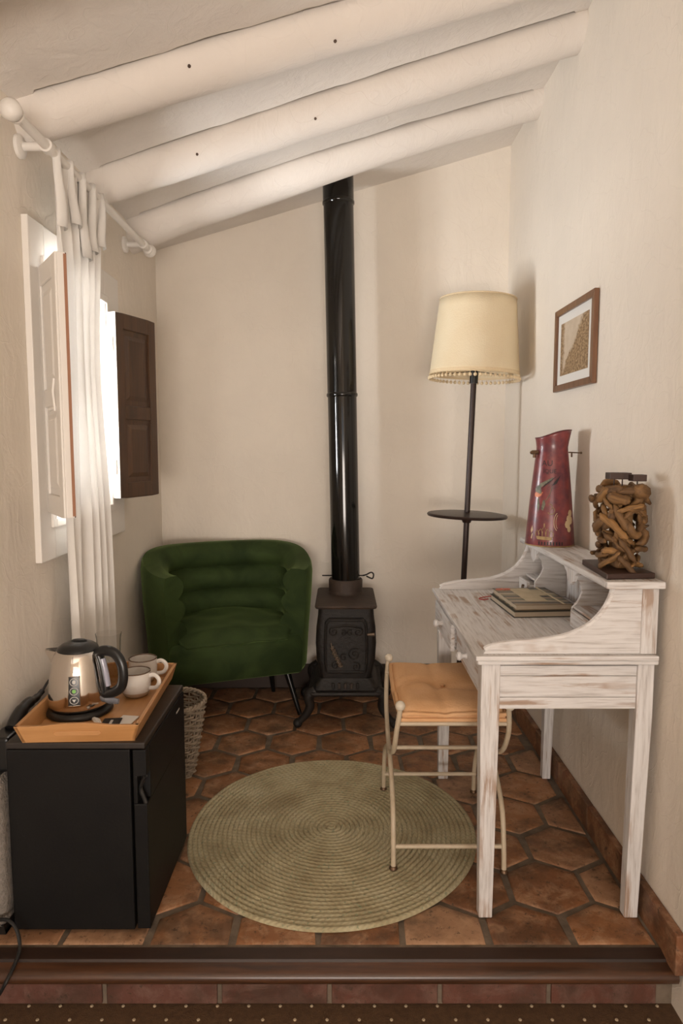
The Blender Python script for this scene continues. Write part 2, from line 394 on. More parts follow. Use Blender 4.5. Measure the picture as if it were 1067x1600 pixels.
def circ(c, r, n=24, axis='z'):
    o = []
    for k in range(n):
        a = 2 * math.pi * k / n; x, y = r * math.cos(a), r * math.sin(a)
        o.append({'z': (c[0] + x, c[1] + y, c[2]), 'y': (c[0] + x, c[1], c[2] + y), 'x': (c[0], c[1] + x, c[2] + y)}[axis])
    return o
def spline(pts, k=6):
    pts = [Vector(p) for p in pts]; out = []
    for i in range(len(pts) - 1):
        p0 = pts[max(i - 1, 0)]; p1 = pts[i]; p2 = pts[i + 1]; p3 = pts[min(i + 2, len(pts) - 1)]
        for j in range(k):
            t = j / k
            out.append(.5 * ((2 * p1) + (p2 - p0) * t + (2 * p0 - 5 * p1 + 4 * p2 - p3) * t * t + (3 * p1 - p0 - 3 * p2 + p3) * t ** 3))
    out.append(pts[-1]); return out

# ------------------------------------------------------------------ room shell
XL, XR, YB, YR = -1.02, 0.915, 3.85, -2.4     # left, right, back, rear (behind the camera)
XL2 = -2.2                                     # the lower room is wider on the left, behind the camera
ZLOW = -0.15
def ceil_z(x): return 2.455 + .284 * (x - XL)
ZT = 3.35
WY0, WY1, WZ0, WZ1 = 2.36, 2.95, 1.14, 1.99    # window opening
wl = MB()
wl.box(XL - .18, XL, 1.0, WY0, ZLOW, ZT); wl.box(XL - .18, XL, WY1, YB + .18, ZLOW, ZT)
wl.box(XL - .18, XL, WY0, WY1, ZLOW, WZ0); wl.box(XL - .18, XL, WY0, WY1, WZ1, ZT)
tag(wl.build('wall_left', 'wall', smooth=0), kind='structure')
tag(MB().box(XL, XR + .18, YB, YB + .18, ZLOW, ZT).build('wall_back', 'wall', smooth=0), kind='structure')
tag(MB().box(XR, XR + .18, YR - .18, YB, ZLOW, ZT).build('wall_right', 'wall', smooth=0), kind='structure')
# rest of the room, behind the camera, with an opening added to let the fill light in
wr = MB()
wr.box(XL2, -.90, YR - .18, YR, ZLOW, ZT); wr.box(.88, XR, YR - .18, YR, ZLOW, ZT); wr.box(-.90, .88, YR - .18, YR, 1.9, ZT); wr.box(-.90, .88, YR - .18, YR, ZLOW, .4)
tag(wr.build('wall_rear', 'wall', smooth=0), kind='structure')
tag(MB().box(XL2 - .18, XL2, YR - .18, 1.0, ZLOW, ZT).build('wall_left_lower_room', 'wall', smooth=0), kind='structure')
tag(MB().box(XL2 - .18, XL - .18, 1.0, 1.18, ZLOW, ZT).build('wall_left_return', 'wall', smooth=0), kind='structure')

# ceiling beams: peeled logs, half buried in the sloping plaster
# centre y at left, middle, right; radius left, right; drop of the log axis below the ceiling
BEAMS = [(1.655, 1.640, 1.630, .088, .085, .022), (2.300, 2.308, 2.322, .082, .080, .022), (2.878, 2.806, 2.778, .087, .085, .024), (3.432, 3.312, 3.325, .097, .075, .028)]
def log_at(i, x):
    yl, ym, yr, rl, rr, dp = BEAMS[i]; t = (x - XL) / (XR - XL)
    y = yl * (1 - t) * (1 - 2 * t) + ym * 4 * t * (1 - t) + yr * t * (2 * t - 1) + .004 * noise.noise((x * 3, i * 7.1, 0))
    r = lerp(rl, rr, t) * (1 + .05 * noise.noise((x * 2.2, i * 3.3, 5)))
    z = ceil_z(x) - dp + .004 * math.sin(2.1 * x + i * 2.1)
    return y, z, r
beam_labels = ['white log ceiling beam just entering at the top left corner, nearest the camera',
               'white log ceiling beam starting above the curtain rod finial, second from the camera',
               'white log ceiling beam in the middle, ending at the top of the right wall',
               'white log ceiling beam farthest back, just in front of the stove pipe']
for i in range(4):
    b = MB(); nx, na = 60, 28
    def fn(u, v, i=i):
        x = lerp(XL - .02, XR + .02, v); y, z, r = log_at(i, x); a = 2 * math.pi * u
        r2 = r * (1 + .03 * noise.noise((x * 3.0, math.cos(a) * 1.3, math.sin(a) * 1.3 + i * 9)))
        return (x, y + r2 * math.cos(a), z + r2 * math.sin(a))
    b.grid(fn, na, nx, wrap=True)
    o = tag(b.build('ceiling_beam', 'beam', smooth=180), beam_labels[i], 'beam', 'log beams under the sloping ceiling')
    for (x, a) in {1: [(-.47, -155), (-.02, -122)], 2: [(-.56, -148), (-.10, -142)], 0: [], 3: []}[i]:
        y, z, r = log_at(i, x); p = (x, y + r * math.cos(R(a)), z + r * math.sin(R(a)))
        MB().ball(p, .0055, 8, 6).build('nail_hole', 'roof', o)
# plaster panels between the logs; each panel stops a few millimetres short of the log behind it, leaving the dark gap
ceil_root = MB().hexa([(XL - .18, YR, ceil_z(XL - .18) + .10), (XR + .18, YR, ceil_z(XR + .18) + .10), (XR + .18, YB + .18, ceil_z(XR + .18) + .10), (XL - .18, YB + .18, ceil_z(XL - .18) + .10)],
                      [(XL - .18, YR, ZT), (XR + .18, YR, ZT), (XR + .18, YB + .18, ZT), (XL - .18, YB + .18, ZT)]).build('ceiling', 'roof', smooth=0)
tag(ceil_root, kind='structure')
MB().hexa([(XL2 - .18, YR - .18, 2.45), (XL - .17, YR - .18, 2.45), (XL - .17, 1.18, 2.45), (XL2 - .18, 1.18, 2.45)],
          [(XL2 - .18, YR - .18, 2.6), (XL - .17, YR - .18, 2.6), (XL - .17, 1.18, 2.6), (XL2 - .18, 1.18, 2.6)]).build('ceiling_side', 'ceil', ceil_root, smooth=0)
for i in range(5):
    b = MB(); nx = 90
    def front(x, i=i):
        return YR if i == 0 else log_at(i - 1, x)[0] + .02
    def rear(x, i=i):
        if i == 4: return YB + .02
        y, z, r = log_at(i, x); dz = ceil_z(x) - z
        g = .0135 + .010 * noise.noise((x * 5.5, i * 4.4, 2.2)) + .005 * noise.noise((x * 21, i * 4.4, 2.2))
        if x < XL + .06 or x > XR - .05: g = -.02
        return y - math.sqrt(max(0, r * r - dz * dz)) - max(g, -.015)
    def fn(u, v, top):
        x = lerp(XL - .01, XR + .01, u); y = lerp(front(x), rear(x), v)
        sag = .010 * noise.noise((x * 1.5, y * 2.5, 1.0 + i)) * min(1, 6 * min(v, 1 - v))
        return (x, y, ceil_z(x) + sag + (.022 if top else 0))
    nv = 10
    b.grid(lambda u, v: fn(u, v, 0), nx, nv); b.grid(lambda u, v: fn(u, v, 1), nx, nv)
    for e in (0, 1):
        b.grid(lambda u, v: (lambda p: (p[0], p[1], p[2]))(fn(u, e, 0) if v == 0 else fn(u, e, 1)), nx, 2)
    b.build('ceiling_panel', 'ceil', ceil_root, smooth=50)

# ------------------------------------------------------------------ floor: raised platform with hexagonal tiles
floor = MB().box(XL, XR, 1.776, YB, ZLOW, -.006).build('floor', 'grout', smooth=0); tag(floor, kind='structure')
def clip(poly, nx, ny, d):
    out = []
    for i in range(len(poly)):
        p, q = poly[i - 1], poly[i]; dp = p[0] * nx + p[1] * ny - d; dq = q[0] * nx + q[1] * ny - d
        if (dp < 0) != (dq < 0):
            t = dp / (dp - dq); out.append((p[0] + (q[0] - p[0]) * t, p[1] + (q[1] - p[1]) * t))
        if dq >= 0: out.append(q)
    return out
def inset(poly, d):
    cx = sum(p[0] for p in poly) / len(poly); cy = sum(p[1] for p in poly) / len(poly)
    out = []
    for x, y in poly:
        l = math.hypot(x - cx, y - cy); k = max(0, (l - d) / l) if l else 1
        out.append((cx + (x - cx) * k, cy + (y - cy) * k))
    return out
random.seed(4)
PX, PY = .241, .2115; S = PY / 1.5
for n in range(-4, 8):
    ty = 3.10 - PY * n
    for k in range(-5, 7):
        tx = -.105 + PX * (k + (.5 if n % 2 == 0 else 0)) + .03 * (3.1 - ty)
        rot = random.uniform(-.03, .03); sc_ = random.uniform(.975, 1.0)
        poly = []
        for j in range(6):
            a = math.pi / 6 + j * math.pi / 3
            hx = (PX / 2 - .0088) / math.cos(math.pi / 6) * math.cos(a); hy = (S - .0098) * math.sin(a)
            hx += random.uniform(-.004, .004); hy += random.uniform(-.004, .004)
            poly.append((tx + sc_ * (hx - hy * rot), ty + sc_ * (hy + hx * rot)))
        for (a, b_, d) in ((1, 0, XL + .004), (-1, 0, -(XR - .034)), (0, 1, 1.790), (0, -1, -(YB - .02))):
            poly = clip(poly, a, b_, d)
            if len(poly) < 3: break
        if len(poly) < 3: continue
        clean = [p for i, p in enumerate(poly) if math.hypot(p[0] - poly[i - 1][0], p[1] - poly[i - 1][1]) > .004]
        xs = [p[0] for p in clean]; ys = [p[1] for p in clean]
        if len(clean) < 3 or (max(xs) - min(xs)) < .02 or (max(ys) - min(ys)) < .02: continue
        cx = sum(xs) / len(xs); cy = sum(ys) / len(ys)
        m_ = len(clean); zt = random.uniform(-.0008, .0008); tl = (random.uniform(-.006, .006), random.uniform(-.006, .006))
        rings = [(inset(clean, 0), -.0075), (inset(clean, .001), -.0025), (inset(clean, .006), 0), (inset(clean, .03), .0004)]
        vs = []; fs = []
        for (pl, z) in rings:
            for p in pl: vs.append((p[0] - cx, p[1] - cy, z + zt + (p[0] - cx) * tl[0] + (p[1] - cy) * tl[1] - .001))
        for r_ in range(3):
            for j in range(m_): fs.append((r_ * m_ + j, r_ * m_ + (j + 1) % m_, (r_ + 1) * m_ + (j + 1) % m_, (r_ + 1) * m_ + j))
        fs.append(tuple(3 * m_ + j for j in range(m_)))
        me = bpy.data.meshes.new('tile'); me.from_pydata(vs, [], fs); me.materials.append(MT['tile'])
        me.polygons.foreach_set('use_smooth', [True] * len(me.polygons)); me.set_sharp_from_angle(angle=R(60))
        o = bpy.data.objects.new('tile', me); C.objects.link(o); o.parent = floor; o.location = (cx, cy, 0)

# step: wooden nosing, brick riser, lower floor with dotted carpet
nose = [(1.738, -.016), (1.724, -.020), (1.712, -.021), (1.702, -.027), (1.698, -.038), (1.702, -.050), (1.712, -.056), (1.735, -.060), (1.735, -.072), (1.776, -.072), (1.776, -.020), (1.740, -.026)]
trim = MB().prism(nose, 'x', XL, XR - .008).build('trim_1', 'nosing', smooth=50); tag(trim, 'dark varnished wooden nosing along the platform step', kind='structure')
MB().prism([(1.777, -.003), (1.742, -.010), (1.738, -.016), (1.741, -.0255), (1.777, -.0195)], 'x', XL, XR - .026).build('tread_strip', 'darkstrip', trim, smooth=0)
riser = MB().box(XL, XR, 1.752, 1.776, ZLOW, -.070).build('wall_step', 'grout', smooth=0); tag(riser, 'brick riser below the wooden step nosing', kind='structure')
bx = [-.98, -.655, -.337, -.033, .272, .573, .875]
for i in range(6):
    MB().box(bx[i] + .006, bx[i + 1] - .006, 1.744, 1.765, -.146, -.078).build('brick', 'brick', riser, smooth=0, bevel=.004)
lower = MB().box(XL2, XR, YR, 1.752, ZLOW - .1, ZLOW).build('floor_lower', 'carpet', smooth=0); tag(lower, 'brown carpet with pale dots below the step', kind='structure')
d = MB()
for r_ in range(8):
    for k in range(-14, 13):
        x = .091 + .0867 * k + (.0435 if r_ % 2 else 0); y = 1.742 - .0455 * r_
        if XL + .02 < x < XR - .01: d.ball((x, y, ZLOW + .001), .005, 6, 4, .7)
tag(d.build('carpet_dots', 'carpetdot', lower), kind='stuff')

# baseboards
bb = MB().box(XR - .010, XR, 1.70, YB, -.02, .09).build('baseboard_right', 'grout', smooth=0); tag(bb, kind='structure')
y = 1.69
for L_ in (.335, .33, .335, .33, .335, .33):
    MB().box(XR - .025, XR - .001, y + .002, min(y + L_ - .002, YB), -.004 if y > 1.77 else -.02, .095).build('baseboard_tile', 'basetile', bb, smooth=0, bevel=.004)
    y += L_
tag(MB().box(XL, XR, YB - .02, YB, -.005, .135).build('baseboard_back', 'darkbase', smooth=0, bevel=.004), kind='structure')
tag(MB().box(XL, XL + .018, 1.79, YB, -.005, .095).build('baseboard_left', 'basetile', smooth=0, bevel=.004), kind='structure')

# ------------------------------------------------------------------ window with shutters, in the left wall
win = thing('window_1', (XL, 2.685, WZ0), 'white cased window in the left wall with its shutters folded open', None); win['kind'] = 'structure'
CX = XL + .022
CY0, CY1, CZ0, CZ1 = 2.245, 3.125, 1.0, 2.125
def casing(y0, y1, z0, z1): MB().box(XL, CX, y0, y1, z0, z1).build('casing_board', 'whitepaint', win, smooth=0, bevel=.003)
casing(CY0, WY0, CZ0, CZ1); casing(WY1, CY1, CZ0, CZ1); casing(WY0, WY1, CZ0, WZ0); casing(WY0, WY1, WZ1, CZ1)
mld = MB()   # raised moulding around the opening
for (y0, y1, z0, z1) in ((WY0 - .03, WY0, WZ0 - .03, WZ1 + .03), (WY1, WY1 + .03, WZ0 - .03, WZ1 + .03), (WY0, WY1, WZ0 - .03, WZ0), (WY0, WY1, WZ1, WZ1 + .03)):
    mld.box(CX - .001, CX + .009, y0, y1, z0, z1)
mld.build('moulding', 'whitepaint', win, smooth=0, bevel=.003)
for (y0, y1) in ((WY0, 2.685), (2.685, WY1)):     # two casements with small panes
    s = MB(); sx0, sx1 = XL - .085, XL - .045; t = .038
    s.box(sx0, sx1, y0, y0 + t, WZ0, WZ1); s.box(sx0, sx1, y1 - t, y1, WZ0, WZ1); s.box(sx0, sx1, y0 + t, y1 - t, WZ0, WZ0 + .05); s.box(sx0, sx1, y0 + t, y1 - t, WZ1 - .045, WZ1)
    zm = (WZ0 + WZ1) / 2; s.box(sx0 + .008, sx1 - .008, y0 + t, y1 - t, zm - .012, zm + .012)
    so = s.build('casement', 'whitepaint', win, smooth=0, bevel=.003)
    for (z0, z1) in ((WZ0 + .05, zm - .012), (zm + .012, WZ1 - .045)):
        MB().box(XL - .067, XL - .063, y0 + t, y1 - t, z0, z1).build('pane', 'pane', so, smooth=0)
def shutter(h, f, z0, z1, label, face_front, face_back, fronts):
    """panel from hinge point h to free edge f (plan); face_front looks at the camera"""
    h = Vector((h[0], h[1], 0)); f = Vector((f[0], f[1], 0)); u = (f - h).normalized(); L_ = (f - h).length
    nrm = Vector((-u.y, u.x, 0))
    if nrm.y > 0: nrm = -nrm                                # towards the camera
    T = .024
    def P(a, d_, z): q = h + u * a + nrm * d_; return (q.x, q.y, z)
    def slab(mb, a0, a1, d0, d1, zz0, zz1): mb.hexa([P(a0, d0, zz0), P(a1, d0, zz0), P(a1, d1, zz0), P(a0, d1, zz0)], [P(a0, d0, zz1), P(a1, d0, zz1), P(a1, d1, zz1), P(a0, d1, zz1)])
    core = MB(); slab(core, 0, L_, 0, T, z0, z1)
    o = core.build('shutter', fronts[0], win, smooth=0, bevel=.002); o['label'] = label
    for sgn, mt in ((1, face_front), (-1, face_back)):
        d0, d1 = (T - .001, T + .008) if sgn > 0 else (-.004, .001); st = .05
        fr = MB(); zm = z0 + (z1 - z0) * (.47)
        slab(fr, 0, st, d0, d1, z0, z1); slab(fr, L_ - st, L_, d0, d1, z0, z1)
        slab(fr, st, L_ - st, d0, d1, z0, z0 + .065); slab(fr, st, L_ - st, d0, d1, z1 - .065, z1); slab(fr, st, L_ - st, d0, d1, zm - .03, zm + .03)
        fr.build('shutter_frame', mt, o, smooth=0, bevel=.004)
        for (q0, q1) in ((z0 + .085, zm - .05), (zm + .05, z1 - .085)):
            fp = MB(); e0, e1 = (T - .001, T + .001) if sgn > 0 else (-.001, .001); d2 = T + .007 if sgn > 0 else -.007
            a0, a1 = st + .012, L_ - st - .012; i_ = .022
            A = [P(a0, e0, q0), P(a1, e0, q0), P(a1, e0, q1), P(a0, e0, q1)]; B = [P(a0 + i_, d2, q0 + i_), P(a1 - i_, d2, q0 + i_), P(a1 - i_, d2, q1 - i_), P(a0 + i_, d2, q1 - i_)]
            fp.add(A + B, [(0, 1, 2, 3), (4, 5, 6, 7), (0, 1, 5, 4), (1, 2, 6, 5), (2, 3, 7, 6), (3, 0, 4, 7)])
            fp.build('raised_panel', mt, o, smooth=0)
    return o, P, L_, T
o, P, L_, T = shutter((-.990, 2.352), (-.838, 2.132), 1.165, 1.975, 'white painted near shutter with brown raw edge', 'whitepaint', 'brownwood', ('whitepaint',))
e = MB(); e.hexa([P(L_, -.003, 1.17), P(L_ + .002, -.003, 1.17), P(L_ + .002, .006, 1.17), P(L_, .006, 1.17)], [P(L_, -.003, 1.97), P(L_ + .002, -.003, 1.97), P(L_ + .002, .006, 1.97), P(L_, .006, 1.97)])
e.build('raw_edge', 'rawedge', o, smooth=0)
k = MB(); k.tube([P(L_ - .05, T + .012, 1.50), P(L_ - .05, T + .016, 1.56), P(L_ - .048, T + .012, 1.60)], .004, 8)
k.tube([P(L_ - .05, T + .008, 1.51), P(L_ - .10, T + .016, 1.505)], .006, 8); k.build('latch', 'whitepaint', o)
for z in (1.30, 1.58, 1.86): MB().tube([(-.993, 2.360, z - .035), (-.993, 2.360, z + .035)], .008, 8).build('hinge', 'whitepaint', o)
o, P, L_, T = shutter((-.985, 2.955), (-.888, 3.215), 1.165, 1.955, 'dark walnut far shutter with two raised panels', 'brownwood', 'whitepaint', ('brownwood',))
e = MB(); e.hexa([P(-.004, -.01, 1.165), P(.0, -.01, 1.165), P(.0, T + .009, 1.165), P(-.004, T + .009, 1.165)], [P(-.004, -.01, 1.955), P(0, -.01, 1.955), P(0, T + .009, 1.955), P(-.004, T + .009, 1.955)])
e.build('white_edge', 'whitepaint', o, smooth=0)
for z in (1.30, 1.82):
    MB().tube([P(-.010, T * .6, z - .032), P(-.010, T * .6, z + .032)], .008, 8).build('hinge', 'whitepaint', o)

# ------------------------------------------------------------------ curtain rod and curtain
rx, rz = -.928, 2.330
rod = thing('curtain_rod', (XL, 2.7, rz), 'white wooden curtain rod above the window', 'curtain rod')
MB().tube([(rx, 2.05, rz), (rx, 3.375, rz)], .0145, 14).build('pole', 'whitepaint', rod)
for yb in (2.25, 3.30):
    b = MB(); b.tube([(XL + .018, yb, rz), (rx, yb, rz)], .013, 12)
    br = b.build('bracket', 'whitepaint', rod)
    MB().tube([(XL + .001, yb, rz), (XL + .012, yb, rz), (XL + .018, yb, rz)], [.036, .036, .026], 20).build('rosette', 'whitepaint', br)
    MB().tube([(rx, yb - .014, rz), (rx, yb + .014, rz)], .021, 16).build('cup', 'whitepaint', br)
for (ya, yc) in ((2.06, 1.985), (3.36, 3.425)):
    s = (yc - ya) / .07
    MB().tube([(rx, ya + s * t, rz) for t in (0, .008, .016, .02, .032, .05, .064, .070)], [.0145, .023, .023, .018, .028, .031, .022, .004], 18).build('finial', 'whitepaint', rod)

cur = thing('curtain', (-.93, 2.5, .02), 'sheer white curtain gathered between the open window shutters', 'curtain')
cb = MB(); nu, nv = 170, 60
def cfn(u, v):
    z = lerp(.03, 2.325, v)
    top = smooth((v - .80) / .20)
    y0 = lerp(2.325, 2.285, top) + .015 * (1 - v); y1 = lerp(2.70, 2.735, top) - .06 * math.exp(-((v - .72) / .16) ** 2)
    y0 += .02 * math.exp(-((v - .72) / .16) ** 2)
    amp = lerp(.030, .016, top) * (.7 + .7 * noise.noise((u * 3, 0, 1)))
    ph = 2 * math.pi * (5.6 * u + .55 * noise.noise((u * 3, v * .9, 3)) + .12 * math.sin(3 * v + 5 * u))
    y = lerp(y0, y1, u) + .007 * math.cos(ph)
    x = rx + .003 + amp * math.sin(ph) + .010 * noise.noise((u * 2.5, v * 2.2, 7)) - .012 * (1 - u)
    return (x, y, z)
cb.grid(cfn, nu, nv); cb.build('cloth', 'curtain', cur, smooth=180, weld=False)
for i, u in enumerate((.05, .27, .50, .72, .94)):     # pinched header pleats that wrap the rod
    y = lerp(2.285, 2.735, u); h = MB()
    def pf(a, b, y=y, i=i):
        z = lerp(2.10 + .05 * math.sin(i * 2.1), rz + .018, b); s = (a - .5); wd = lerp(.032, .012, smooth(b))
        return (rx + .030 - .010 * b - .9 * s * s * .09 + .004 * math.sin(i + 6 * b), y + s * 2 * wd + .02 * (1 - b) * math.sin(i * 1.3), z)
    h.grid(pf, 7, 8); h.build('header_pleat', 'curtain', cur, smooth=180, solid=.003)

# ------------------------------------------------------------------ green velvet tub chair
A0 = Vector((-.510, 3.285, 0)); rvec = Vector((.940, .342, 0)); bvec = Vector((-.342, .940, 0))
ch = thing('armchair', (A0.x, A0.y, 0), 'green velvet tub armchair with channelled back in the left corner', 'armchair')
def CW(u, v, z): q = A0 + rvec * u + bvec * v; return (q.x, q.y, z)
def outer(t, a=.420, v0=.22, b=.28, n=2.3):
    """plan curve: t 0..1 from front left round the back to front right; widest in the middle"""
    s0 = .20
    if t < s0 or t > 1 - s0:
        q = t / s0 if t < s0 else (1 - t) / s0; v = v0 * q
        u = a * math.sqrt(1 - ((v0 - v) / .37) ** 2); return (-u if t < s0 else u, v)
    th = math.pi * (1 - (t - s0) / (1 - 2 * s0)); c_, s_ = math.cos(th), math.sin(th)
    return (a * math.copysign(abs(c_) ** (2 / n), c_), v0 + b * abs(s_) ** (2 / n))
def backness(v): return smooth((v + .02) / .48)
def cross(t):
    u, v = outer(t); u2, v2 = outer(min(1, t + .004)); u1, v1 = outer(max(0, t - .004))
    tu, tv = u2 - u1, v2 - v1; l = math.hypot(tu, tv); nu_, nv_ = tv / l, -tu / l      # inward
    k = backness(v); zb = [lerp(.32, .36, k), lerp(.43, .485, k), lerp(.54, .61, k), lerp(.65, .735, k), lerp(.765, .862, k)]
    pts = [(.014, .255), (.002, .45), (-.012, .62), (-.018, zb[4] - .045), (-.014, zb[4] - .012), (-.006, zb[4] + .003), (.03, zb[4] + .006), (.07, zb[4] + .004)]
    for j in (3, 2, 1, 0):
        z0, z1 = zb[j], zb[j + 1]; base = .060 + .009 * (3 - j)
        for s in (.97, .88, .72, .5, .28, .12, .03):
            pts.append((base + .056 * math.sin(math.pi * s) ** .55, lerp(z0, z1, s)))
    pts += [(.11, .30), (.09, .255)]
    return [CW(u - 0 + nu_ * -0 + nu_ * (d_), v + nv_ * d_, z) for (d_, z) in pts]
secs = []
NT = 72
for i in range(NT + 1): secs.append(cross(i / NT))
# inward sign check: inner points must lie closer to the chair centre
cc = Vector(CW(0, .2, .5)); mid = secs[NT // 2]
if (Vector(mid[12]) - cc).length > (Vector(mid[2]) - cc).length:
    def outer_flip(): pass
    _o = outer
    secs = []
    def cross2(t):
        u, v = outer(t); u2, v2 = outer(min(1, t + .004)); u1, v1 = outer(max(0, t - .004)); pu, pv = u, v
        pts = cross(t); res = []
        base = Vector(CW(u, v, 0))
        for p in pts:
            dlt = Vector((p[0], p[1], 0)) - base; q = base - dlt; res.append((q.x, q.y, p[2]))
        return res
    for i in range(NT + 1): secs.append(cross2(i / NT))
m_ = len(secs[0]); b = MB(); vs = [p for s_ in secs for p in s_]; fs = []
for i in range(NT):
    for j in range(m_): fs.append((i * m_ + j, i * m_ + (j + 1) % m_, (i + 1) * m_ + (j + 1) % m_, (i + 1) * m_ + j))
fs.append(tuple(range(m_))); fs.append(tuple(NT * m_ + j for j in range(m_)))
b.add(vs, fs); b.build('channelled_back', 'velvet', ch, smooth=55)
b = MB(); bot = []; NB = 40
for i in range(NB + 1): u, v = outer(i / NB, .408); bot.append((u * .985, v))
def ring(z, k, fr): return [CW(u * k, (v * k + (1 - k) * .2) if v > .001 else -fr, z) for (u, v) in bot]
rs = [ring(.235, .96, -.005), ring(.245, .99, .008), ring(.33, 1.0, .012), ring(.395, 1.0, .012), ring(.420, .985, .002), ring(.430, .95, -.02)]
n_ = len(bot); vs = [p for r_ in rs for p in r_]; fs = [tuple(range(n_ - 1, -1, -1)), tuple((len(rs) - 1) * n_ + j for j in range(n_))]
for i in range(len(rs) - 1):
    for j in range(n_): fs.append((i * n_ + j, i * n_ + (j + 1) % n_, (i + 1) * n_ + (j + 1) % n_, (i + 1) * n_ + j))
b.add(vs, fs); b.build('seat_base', 'velvet', ch, smooth=70)
b = MB()
def seatf(a, q):
    v = lerp(-.006, .39, q); hw = .40 * math.sqrt(max(.05, 1 - ((max(.0, v) - .22) / .37) ** 2)) - .070; u = lerp(-hw, hw, a); e_ = min(1, 7 * min(a, 1 - a)); fq = smooth(q / .16)
    z = .420 + .060 * math.sin(math.pi * min(1, .22 + .78 * min(a, 1 - a) * 2) / 2) ** .8 * fq + .035 * q + .009 * noise.noise((a * 5, q * 4, 2))
    return CW(u, v, z)
b.grid(seatf, 26, 22); b.build('seat_cushion', 'velvet', ch, smooth=180, solid=.01)
for (u0, v0, u1, v1) in ((.265, .10, .325, .035), (-.265, .10, -.325, .035), (.24, .36, .28, .41), (-.24, .36, -.26, .40)):
    MB().tube([CW(u0, v0, .25), CW(u1, v1, .0)], [.019, .011], 14).build('leg', 'chairleg', ch)

# ------------------------------------------------------------------ cast iron stove and its pipe
st = thing('wood_stove', (.022, 3.47, 0), 'small rusty black cast iron wood stove beside the armchair', 'stove')
sx = .022
# body: bellied box, front at y 3.29, back 3.68
b = MB(); sec = [(.225, .118), (.27, .132), (.34, .145), (.42, .150), (.50, .146), (.56, .138), (.600, .136)]
def rrect(hw, y0, y1, z, r=.03, n=5):
    o_ = []
    for (cx_, cy_, a0) in ((sx + hw - r, y0 + r, -90), (sx + hw - r, y1 - r, 0), (sx - hw + r, y1 - r, 90), (sx - hw + r, y0 + r, 180)):
        for j in range(n + 1): a = R(a0 + 90 * j / n); o_.append((cx_ + r * math.cos(a), cy_ + r * math.sin(a), z))
    return o_
def loft(mb, rings_):
    n = len(rings_[0]); vs = [p for r_ in rings_ for p in r_]; fs = [tuple(range(n - 1, -1, -1)), tuple((len(rings_) - 1) * n + j for j in range(n))]
    for i in range(len(rings_) - 1):
        for j in range(n): fs.append((i * n + j, i * n + (j + 1) % n, (i + 1) * n + (j + 1) % n, (i + 1) * n + j))
    return mb.add(vs, fs)
loft(b, [rrect(hw, 3.285 - (hw - .118) * .35, 3.685 + (hw - .118) * .3, z) for (z, hw) in sec]); body = b.build('firebox', 'iron', st)
b = MB(); loft(b, [rrect(.150, 3.262, 3.705, .598, .025), rrect(.153, 3.258, 3.71, .606, .025), rrect(.150, 3.262, 3.706, .613, .025)]); top = b.build('top_plate', 'irontop', st)
PXY = (.022, 3.585)
b = MB(); b.lathe([(.098, .612), (.092, .618), (.089, .632), (.090, .682), (.086, .688), (.078, .688)], (PXY[0], PXY[1], 0), 40); b.build('flue_collar', 'irontop', st)
b = MB(); loft(b, [rrect(.178, 3.225, 3.70, .172, .03), rrect(.184, 3.218, 3.706, .182, .03), rrect(.180, 3.222, 3.70, .192, .03)]); b.build('hearth_plate', 'iron', st)
b = MB(); loft(b, [rrect(.165, 3.255, 3.69, .190, .03), rrect(.150, 3.27, 3.685, .215, .03), rrect(.132, 3.28, 3.68, .245, .03)]); base = b.build('base_skirt', 'iron', st)
for i in range(5):
    MB().box(sx - .070 + .030 * i, sx - .056 + .030 * i, 3.252, 3.262, .200, .228).build('draught_slot', 'irontop' if i in (1, 2, 3) else 'iron', base, smooth=0, bevel=.003)
dr = MB(); FY = 3.272
dr.prism([(sx + x, z) for x, z in ((-.098, .275), (.098, .275), (.106, .30), (.110, .42), (.104, .53), (.085, .552), (-.085, .552), (-.104, .53), (-.110, .42), (-.106, .30))], 'y', FY - .012, FY + .02)
door = dr.build('door', 'iron', st, smooth=0, bevel=.006)
fr = MB(); fr.tube([(sx + x, FY - .013, z) for x, z in ((-.09, .285), (.09, .285), (.099, .31), (.101, .42), (.096, .52), (.08, .543), (-.08, .543), (-.096, .52), (-.101, .42), (-.099, .31))], .006, 8, closed=True); fr.build('moulding', 'iron', door)
def scroll(cx_, cz_, r0, turns, sgn=1, a0=0):
    return [(cx_ + sgn * r0 * (1 - t / 26) * math.cos(a0 + turns * 2 * math.pi * t / 24), FY - .013, cz_ + r0 * (1 - t / 26) * math.sin(a0 + turns * 2 * math.pi * t / 24)) for t in range(25)]
for (cx_, cz_, r0, tn, sg) in ((-.060, .488, .026, 1.6, 1), (.060, .488, .026, 1.6, -1), (-.012, .482, .016, 1.3, -1), (.020, .482, .016, 1.3, 1), (.042, .375, .034, 1.7, 1), (.050, .312, .024, 1.6, -1), (-.052, .32, .022, 1.4, 1), (-.01, .36, .02, 1.2, 1)):
    MB().tube(scroll(sx + cx_, cz_, r0, tn, sg, 1.0), .0042, 6).build('scroll_relief', 'iron', door)
MB().tube([(sx - .075, FY - .012, .508), (sx, FY - .016, .520), (sx + .075, FY - .012, .508)], .006, 6).build('scroll_relief', 'iron', door)
hx = [(sx - .070 + .046 * t, FY - .030, .415 - .100 * t) for t in (i / 60 for i in range(61))]
coil = [Vector(p) + Vector((.0085 * math.cos(i * 1.4), .0085 * math.sin(i * 1.4), .004 * math.cos(i * 1.4))) for i, p in enumerate(hx)]
MB().tube(coil, .0032, 6).build('spring_handle', 'spring', door)
MB().tube([(sx - .074, FY - .008, .43), hx[0], hx[-1]], .004, 8).build('handle_rod', 'spring', door)
MB().tube([(sx + .105, FY - .012, .472), (sx + .140, FY - .016, .474)], [.006, .009], 8).build('latch', 'spring', st)
